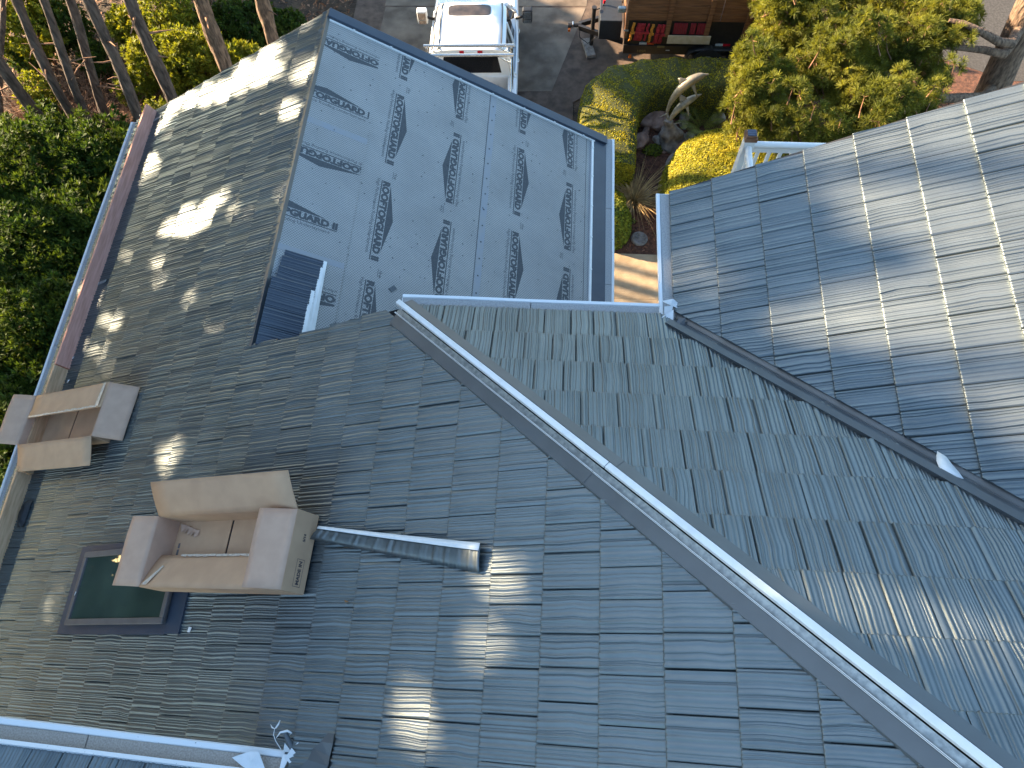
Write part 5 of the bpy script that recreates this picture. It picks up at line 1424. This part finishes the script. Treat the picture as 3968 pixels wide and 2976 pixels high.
hs_ = MB(); hs_.tube([(3.15, YC - .1, -6.55), (3.2, YC - .22, -6.75), (3.4, YC - .3, -6.85), (3.6, YC - .25, -6.7)], .012, 6); hs_.build('cable', M_BLACK, tr)
rb_('grab_hook', M_GALV, 4.0, 4.18, 11.6, 11.7, -5.62, -5.5, bev=.02)
bk = MB(); bk.box(-.11, .11, -.30, .30, 0, .10); bo = bk.build('wood_block', M_STONE, None, .012); bo.location = (3.43, 12.12, GZ + .006); bo.rotation_euler = (0, 0, math.radians(14))
tag(bo, 'weathered block lying under the trailer jack', 'block')
# ------------------------------------------------------------------ trees and shrubs
SU, SW, SD_ = np.array(SUN_U), np.array(SUN_W), np.array(SUN_DIR)
LITE, LITD, SPOTS = np.array(LIT_E), np.array(LIT_D), np.array(LIT_SPOTS)
def in_poly(p, poly):
    x, y = p[:, 0], p[:, 1]; r = np.zeros(len(p), bool); j = len(poly) - 1
    for i in range(len(poly)):
        xi, yi = poly[i]; xj, yj = poly[j]
        c = ((yi > y) != (yj > y)) & (x < (xj - xi) * (y - yi) / (yj - yi + 1e-12) + xi); r ^= c; j = i
    return r
def gap_mask(P, pad):
    """True where sunlight comes through between the boughs; the openings have ragged, thinning edges"""
    uw = np.stack([P @ SU, P @ SW], 1)
    uj = uw + RNG.normal(0, .05, uw.shape)
    m = in_poly(uj, LITE) | in_poly(uj, LITD)
    for k in range(8):
        a = k * math.pi / 4; o = np.array([math.cos(a), math.sin(a)])
        m |= in_poly(uj + o * (pad + .05), LITE) | in_poly(uj + o * (pad + .11), LITD)
    for i, (u, w, r) in enumerate(SPOTS):
        du, dw = uw[:, 0] - u, uw[:, 1] - w
        th = np.arctan2(dw, du); rad = r * 1.65 * (1 + .34 * np.sin(2 * th + i * 1.7) + .26 * np.sin(3 * th + i * 2.9) + .14 * np.sin(5 * th + i))
        m |= (np.hypot(du, dw) < rad * RNG.uniform(.55, 1.3, len(P)) + pad * .6) & (RNG.random(len(P)) < .92)
    return m
def in_frame(P, m=60):
    d = (P - CP) @ R3
    x = 512 + FPX / 3.875 * d[:, 0] / -d[:, 2]; y = 384 - FPX / 3.875 * d[:, 1] / -d[:, 2]
    return (d[:, 2] < 0) & (x > -m) & (x < 1024 + m) & (y > -m) & (y < 768 + m)
NEED = np.array([[-4.5, -4.5], [9.5, 6.0]])
def crown_mesh(name, parent, centers, radii, n, m, keep_all=False):
    """clumps of needles in ellipsoids"""
    P = []
    for c, r in zip(centers, radii):
        q = RNG.normal(size=(n, 3)); q /= np.linalg.norm(q, axis=1)[:, None]
        P.append(np.array(c) + q * (RNG.random((n, 1)) ** .45) * np.array(r))
    P = np.concatenate(P)
    P = P[~in_frame(P)]
    if not keep_all: P = P[(P[:, 2] > .8) | (RNG.random(len(P)) < .65)]
    k = 13
    L = np.repeat(P, k, 0) + RNG.normal(0, .13, (len(P) * k, 3))
    L = L[~gap_mask(L, .10)]
    L = L[(L @ SU < 9.4) | keep_all]
    v, f = scatter(LEAF4, LEAFF, L, rand_rot(len(L)), RNG.uniform(.7, 1.3, len(L)) * .24)
    return mesh_np(name, v, f, m, parent, False)
def trunk_mesh(parent, a, b, r, z0, z1, m, seed, stubs=8, name='trunk'):
    a, b = V(a), V(b); d = (b - a) / max(1e-6, (b - a).z)
    rr = random.Random(seed); pts, rad = [], []
    n = 64
    for i in range(n + 1):
        z = z0 + (z1 - z0) * i / n; p = a + d * (z - a.z)
        amp = .075 * math.sin(i * .31 + seed)
        if abs(z - a.z) < 3.: amp *= .5
        p = p + V((amp, .04 * math.cos(i * .28 + seed), 0)); pts.append(p)
        rad.append(r * (1 - .45 * max(0, (z - a.z)) / (z1 - a.z)) * (1 + .35 * max(0, (GZ + .6 - z))) * (1 + .05 * math.sin(i * .7)))
    mb = MB(); mb.tube(pts, rad, 14)
    v0 = [V(x) for x in mb.v]; k14 = 14
    for j in range(len(pts)):
        for k in range(k14):
            c = pts[j]; q = v0[j * k14 + k]; f_ = 1 + .13 * math.sin(k * 2.6 + j * 1.7 + seed) * math.sin(j * 2.9 + k) + rr.uniform(-.06, .06)
            mb.v[j * k14 + k] = tuple(c + (q - c) * f_)
    o = mb.build(name, m, parent)
    for k in range(stubs):
        i = rr.randint(6, 30); p = pts[i]; an = rr.uniform(0, 6.3); Ls = rr.uniform(.25, .9)
        q = p + V((math.cos(an), math.sin(an), rr.uniform(-.1, .35))) * Ls
        bm_ = MB(); bm_.tube([p, p.lerp(q, .55) + V((0, 0, rr.uniform(-.03, .06))), q], [r * .22, r * .14, r * .05], 6); sb_ = bm_.build('dead_branch', M_TWIG, parent)
    return o
LAB = ['grey pine trunk leaning across the top left corner', 'slim grey trunk second from the left edge', 'slim dark trunk third from the left edge', 'dark leaning trunk in the shade with a lit rim', 'grey mottled trunk rising just beside the gutter end', 'grey trunk between the gutter end and the yellow green shrub', 'thick brown trunk behind the yellow green shrub', 'thick brown trunk nearest the gable peak', 'thin grey trunk at the far left edge']
GRP = 'pine trunks standing left of the low wing'
for i, (a, b, r) in enumerate(TRUNKS):
    t = empty('pine_tree', (a[0], a[1], GZ), LAB[i], 'tree', GRP)
    z1 = 6.5 if i != 8 else 3.
    trunk_mesh(t, a, b, r * 1.08, GZ - .05, z1, M_BARK2 if i in (6, 7) else M_BARK, i)
    d = (np.array(b) - np.array(a)) / (b[2] - a[2]); cz = 3.6
    c = np.array(a) + d * (cz - a[2])
    crown_mesh('crown', t, [c, c + [0.4, .3, 2.6]], [(1.9, 1.9, 3.2), (1.5, 1.5, 2.2)], 330, M_CANOPY)
# taller pines further west, their crowns beyond the left edge of the picture
for i, (x, y, h) in enumerate([(-12.0, 5.6, 9), (-11.3, 2.6, 10), (-13.2, 3.9, 11.5), (-12.2, .1, 10), (-11.5, -1.8, 9), (-13.5, 7.6, 11), (-14.5, 1.2, 13), (-15.5, -3.6, 13), (-16.5, 5.4, 15), (-13.0, -4.6, 11)]):
    t = empty('pine_tree', (x, y, GZ), 'tall dense pine beyond the left edge that shades the roof', 'tree', 'tall pines west of the house')
    trunk_mesh(t, (x, y, 0), (x, y, 1), .17, GZ - .05, h + 1, M_BARK, 30 + i, 0)
    crown_mesh('crown', t, [(x, y, h - 6.4), (x + .2, y, h - 3.0), (x, y, h - 9), (x - .3, y + .2, h + .6)], [(2.3, 2.3, 2.8), (1.9, 1.9, 2.8), (2.0, 2.0, 2.0), (1.8, 1.8, 2.8)], 420, M_CANOPY)

t = empty('hedge_shade_tree', (-5.5, 14.1, GZ), 'unseen tree added beyond the top edge to shade the hedge', 'tree')  # added out of view; its crown blocks the sun from the upper hedge
trunk_mesh(t, (-5.5, 14.1, 0), (-5.5, 14.1, 1), .07, GZ - .05, -1.5, M_BARK, 77, 0)
crown_mesh('crown', t, [(-5.5, 14.1, -1.45), (-5.2, 14.9, -1.2)], [(1.2, 1.1, .48), (1., .9, .5)], 260, M_CANOPY, True)

t = empty('driveway_shade_shrub', (-9.5, 15.6, GZ), 'unseen shrub added beyond the top left edge to shade the driveway', 'shrub')  # added out of view; its foliage keeps sun off the driveway beside the truck
trunk_mesh(t, (-9.5, 15.6, 0), (-9.5, 15.6, 1), .06, GZ - .05, -2, M_BARK, 78, 0)
crown_mesh('crown', t, [(-9.5, 15.6, -3.6), (-8.8, 16.8, -3.9), (-10.2, 14.4, -4.0)], [(1.5, 1.5, 2.1), (1.3, 1.3, 1.9), (1.2, 1.2, 1.8)], 260, M_CANOPY, True)

# leafy shrubs: branch ends carry little whorls of narrow leaves
def leaf_tuft(n, ln, wd, up=.5, seed=1):
    r = np.random.default_rng(seed); v, f = [], []
    for i in range(n):
        d = r.normal(size=3); d[2] = abs(d[2]) * 1.0 + up; d /= np.linalg.norm(d)
        s_ = np.cross(d, [0.3, .2, 1]); s_ /= np.linalg.norm(s_); L_ = ln * r.uniform(.65, 1.1); nn = np.cross(s_, d)
        b = len(v); v += [d * .01, d * L_ * .5 + s_ * wd + nn * .15 * wd, d * L_, d * L_ * .5 - s_ * wd]; f.append([b, b + 1, b + 2, b + 3])
    return np.array(v), np.array(f)
TUFTS = [leaf_tuft(15, .135, .017, .45, s) for s in range(4)]
TUFTB = [leaf_tuft(11, .10, .024, .2, s) for s in range(4)]
def shrub(name, label, cat, lobes, n, m, tufts, scale=1., group=None, inner=None):
    """lobes: (x, y, z, rx, ry, rz)"""
    t = empty(name, (lobes[0][0], lobes[0][1], GZ), label, cat, group)
    P, N = [], []
    for (x, y, z, rx, ry, rz) in lobes:
        k = int(n * rx * ry / sum(l[3] * l[4] for l in lobes))
        q = RNG.normal(size=(k, 3)); q /= np.linalg.norm(q, axis=1)[:, None]
        bump = 1 + .16 * np.sin(q[:, 0:1] * 9 + x * 3) * np.cos(q[:, 1:2] * 8 + y) + .10 * np.sin(q[:, 2:3] * 13 + z)
        rad = (1 - .42 * RNG.random((k, 1)) ** 1.6) * bump
        P.append(np.array([x, y, z]) + q * rad * np.array([rx, ry, rz])); N.append(q + np.array([0, 0, .5]))
    P = np.concatenate(P); N = np.concatenate(N); ok = P[:, 2] > GZ + .02; P, N = P[ok], N[ok]
    vs, fs, nb_ = [], [], 0
    sel = RNG.integers(len(tufts), size=len(P))
    for i, (bv, bf) in enumerate(tufts):
        m_ = sel == i
        v, f = scatter(bv, bf, P[m_], look_rot(N[m_] + RNG.normal(0, .35, (m_.sum(), 3))), RNG.uniform(.7, 1.25, m_.sum()) * scale)
        vs.append(v); fs.append(f + nb_); nb_ += len(v)
    mesh_np('foliage', np.concatenate(vs), np.concatenate(fs), m, t, False)
    st_ = MB()
    for (x, y, z, rx, ry, rz) in lobes:
        for k in range(5):
            a = random.uniform(0, 6.3); e = V((x + rx * .7 * math.cos(a), y + ry * .7 * math.sin(a), z + rz * random.uniform(-.1, .6)))
            b = V((x + random.uniform(-.15, .15), y + random.uniform(-.15, .15), GZ)); st_.tube([b, b.lerp(e, .5) + V((0, 0, .15)), e], [.03, .02, .008], 5)
    sto = st_.build('stems', M_TWIG, t); sto['kind'] = 'stuff'
    return t
SH = {s[0]: s[1:] for s in SHRUB_AT}
def lobe(k, rx, ry, rz, dz=-.35): x, y, z = SH[k]; return (x, y, z + dz - rz * .3, rx, ry, rz)
shrub('evergreen_shrub', 'large dark evergreen shrub filling the left side below the red board', 'shrub',
      [lobe('a', 1.2, 1.3, 1.2), lobe('b', 1.05, 1.15, 1.1), lobe('c', 1.1, 1.2, 1.25), lobe('d', .95, 1.1, 1.15), lobe('e', 1.0, 1.2, 1.2), lobe('f', .85, 1.1, 1.1), (-8.3, 5.2, -5.9, 1.2, 1.5, 1.2)], 15000, M_SHRUB, TUFTS, 1.05)
shrub('evergreen_shrub', 'dark shrub low at the left edge behind the eave carton', 'shrub', [lobe('g', .9, 1.0, 1.1), lobe('g2', .8, .9, 1.0), lobe('h', .9, 1.2, 1.1), (-7.4, 1.6, -5.8, 1.1, 1.4, 1.1), (-6.6, -1.6, -5.8, 1.1, 1.4, 1.1)], 6000, M_SHRUB, TUFTS)
G2 = 'shrubs under the pine trunks'
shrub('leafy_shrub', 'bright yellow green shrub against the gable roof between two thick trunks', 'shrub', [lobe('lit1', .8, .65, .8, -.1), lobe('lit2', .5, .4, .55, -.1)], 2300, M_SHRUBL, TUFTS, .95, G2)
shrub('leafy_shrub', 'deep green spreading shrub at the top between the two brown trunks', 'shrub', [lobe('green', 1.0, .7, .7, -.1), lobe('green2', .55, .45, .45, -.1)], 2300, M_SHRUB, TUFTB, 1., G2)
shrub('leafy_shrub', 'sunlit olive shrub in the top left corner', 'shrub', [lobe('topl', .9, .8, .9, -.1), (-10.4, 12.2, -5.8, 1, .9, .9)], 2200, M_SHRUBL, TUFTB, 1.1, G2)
shrub('leafy_shrub', 'green shrub at the top between the second and fourth trunks', 'shrub', [lobe('tl2', .6, .45, .6, -.1)], 700, M_SHRUB, TUFTB, 1., G2)
shrub('leafy_shrub', 'dim green shrub in the middle of the slim trunks', 'shrub', [lobe('tl3', .45, .35, .45, -.1)], 400, M_SHRUB, TUFTB, 1., G2)
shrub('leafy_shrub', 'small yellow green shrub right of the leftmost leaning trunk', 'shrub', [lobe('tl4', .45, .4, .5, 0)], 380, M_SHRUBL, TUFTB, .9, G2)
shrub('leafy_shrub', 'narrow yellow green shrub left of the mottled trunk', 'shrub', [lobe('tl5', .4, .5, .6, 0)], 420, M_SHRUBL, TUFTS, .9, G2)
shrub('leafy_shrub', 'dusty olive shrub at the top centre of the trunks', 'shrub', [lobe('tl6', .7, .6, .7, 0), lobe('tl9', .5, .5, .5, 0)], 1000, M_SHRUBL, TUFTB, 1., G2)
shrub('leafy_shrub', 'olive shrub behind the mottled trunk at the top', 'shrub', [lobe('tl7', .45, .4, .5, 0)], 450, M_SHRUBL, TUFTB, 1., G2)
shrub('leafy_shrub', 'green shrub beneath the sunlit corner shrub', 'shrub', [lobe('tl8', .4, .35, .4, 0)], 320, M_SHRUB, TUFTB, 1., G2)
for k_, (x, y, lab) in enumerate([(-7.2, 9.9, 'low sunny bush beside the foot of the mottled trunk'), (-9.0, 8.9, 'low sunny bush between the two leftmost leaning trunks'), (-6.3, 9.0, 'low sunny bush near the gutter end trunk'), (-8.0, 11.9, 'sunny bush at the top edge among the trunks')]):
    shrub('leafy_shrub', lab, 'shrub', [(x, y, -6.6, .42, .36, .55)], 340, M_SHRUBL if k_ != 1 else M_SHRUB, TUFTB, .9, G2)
# dry brush between the trunks
vs, fs, nb_ = [], [], 0
for (x, y) in [(-8.6, 9.6), (-7.4, 9.9), (-8.2, 8.7), (-6.9, 9.3), (-9.6, 10.2), (-7.2, 8.4), (-6.2, 9.6), (-9.3, 9.0), (-5.4, 9.4), (-8.0, 10.3), (-10.3, 9.8), (-4.7, 11.0), (-8.9, 8.2), (-9.9, 9.3), (-7.8, 9.2), (-6.7, 8.6), (-7.0, 10.8), (-8.8, 10.9), (-5.9, 8.7)]:
    v, f = blades(110, (x, y, GZ), .55, .85, .008, .45, 4, 1.5); vs.append(v); fs.append(f + nb_); nb_ += len(v)
tag(mesh_np('dry_brush', np.concatenate(vs), np.concatenate(fs), M_TWIG, None, False), 'tangled dry brown brush on the ground between the trunks', None, None, 'stuff')

# big shore pine beside the deck
bp_ = empty('shore_pine', (12.35, 10.2, GZ), 'big shore pine with a broad yellow green crown and thick trunk at top right', 'tree')
a, b = V(PINE_TRUNK[0]), V(PINE_TRUNK[1])
dv = (b - a) / (b - a).z
tp0 = [a + dv * (z - a.z) for z in (GZ - .1, -6.3, -5.2, -4.4, -3.2, -1.5, 1.0, 4.0)]
mb = MB(); mb.tube(tp0, [.40, .33, .29, .27, .24, .22, .18, .1], 16); mb.build('trunk', M_BARK2, bp_)
for k, (br, r0) in enumerate(zip(PINE_BRANCHES, (.115, .10, .12, .05, .05))):
    pts = [V(p) for p in br]
    if k < 2: pts = [a + dv * (pts[0].z - .15 - a.z)] + pts
    if k == 2: pts = [a + dv * (-6.1 - a.z)] + pts
    mb = MB(); mb.tube(pts, [r0 * (1 - .65 * i / (len(pts) - 1)) for i in range(len(pts))], 9); mb.build('branch', M_BARK2, bp_)
def needle_tuft(n, ln, wd, seed):
    r = np.random.default_rng(seed); v, f = [], []
    for i in range(n):
        th = math.acos(1 - r.random() * 1.15); ph_ = r.uniform(0, 6.28)
        d = np.array([math.sin(th) * math.cos(ph_), math.sin(th) * math.sin(ph_), math.cos(th)])
        s_ = np.cross(d, r.normal(size=3)); s_ /= np.linalg.norm(s_); L_ = ln * r.uniform(.8, 1.1)
        b_ = len(v); v += [s_ * wd * .5, d * L_ + s_ * wd * .35, d * L_ - s_ * wd * .35, -s_ * wd * .5]; f.append([b_, b_ + 1, b_ + 2, b_ + 3])
    return np.array(v), np.array(f)
NT = [needle_tuft(46, .12, .009, s) for s in range(4)]
poly = np.array(PINE_POLY)
lo, hi = poly.min(0), poly.max(0)
C0 = np.stack([RNG.uniform(lo[0] - .2, hi[0] + .2, 2600), RNG.uniform(lo[1], hi[1] + 1.6, 2600)], 1)
ins = in_poly(C0, poly); C0 = C0[ins]
nzv = lambda p: np.sin(p[:, 0] * 2.1 + 1.3 * np.sin(p[:, 1] * 1.7)) * np.cos(p[:, 1] * 2.4 + p[:, 0] * .7)
# boughs: clumps of tufts at different heights, with gaps showing twigs
keep = nzv(C0) > -.3; B0 = C0[keep]
B0 = B0[RNG.choice(len(B0), min(len(B0), 800), replace=False)]
zb = -4.95 + (.6 * nzv(B0)) + RNG.normal(0, .28, len(B0))
P, N = [], []
tw = MB()
for (x, y), z in zip(B0, zb):
    k = RNG.integers(7, 13)
    q = RNG.normal(size=(k, 3)); q /= np.linalg.norm(q, axis=1)[:, None]; q[:, 2] = np.abs(q[:, 2]) * .8 - .12
    P.append(np.array([x, y, z]) + q * np.array([.20, .20, .16]) * RNG.uniform(.7, 1.15, (k, 1))); N.append(q + np.array([0, 0, .35]))
    e = V((x, y, z - .02)); s_ = V((x + RNG.normal(.10, .12), y + RNG.normal(0, .14), z - .35)); tw.tube([s_, s_.lerp(e, .5) + V((0, 0, -.05)), e], [.016, .012, .006], 5)
    for j in range(3):
        qj = P[-1][j]; tw.tube([e, V(qj)], [.006, .004], 4)
low = C0[RNG.choice(len(C0), 500)]
P.append(np.concatenate([low, (-5.75 + RNG.normal(0, .25, len(low)))[:, None]], 1)); N.append(RNG.normal(0, .5, (len(low), 3)) + np.array([0, 0, 1.]))
P = np.concatenate(P); N = np.concatenate(N)
vs, fs, nb_ = [], [], 0; sel = RNG.integers(4, size=len(P))
for i, (bv, bf) in enumerate(NT):
    m_ = sel == i; v, f = scatter(bv, bf, P[m_], look_rot(N[m_]), RNG.uniform(.75, 1.2, m_.sum())); vs.append(v); fs.append(f + nb_); nb_ += len(v)
mesh_np('needles', np.concatenate(vs), np.concatenate(fs), M_PINE, bp_, False)
two = tw.build('twigs', M_TWIG, bp_); two['kind'] = 'stuff'
shrub('leafy_shrub', 'low yellow green shrub under the pine branch beside the grey roof rake', 'shrub', [(8.9, 8.0, -6.5, .75, .5, .5), (9.6, 8.0, -6.6, .5, .4, .4)], 900, M_SHRUBL, TUFTB, .8)
shrub('leafy_shrub', 'dark green shrub in the shade beneath the curved pine branch', 'shrub', [(10.4, 8.6, -6.6, .6, .5, .45), (10.9, 8.9, -6.7, .4, .4, .35)], 700, M_SHRUB, TUFTB, .9)
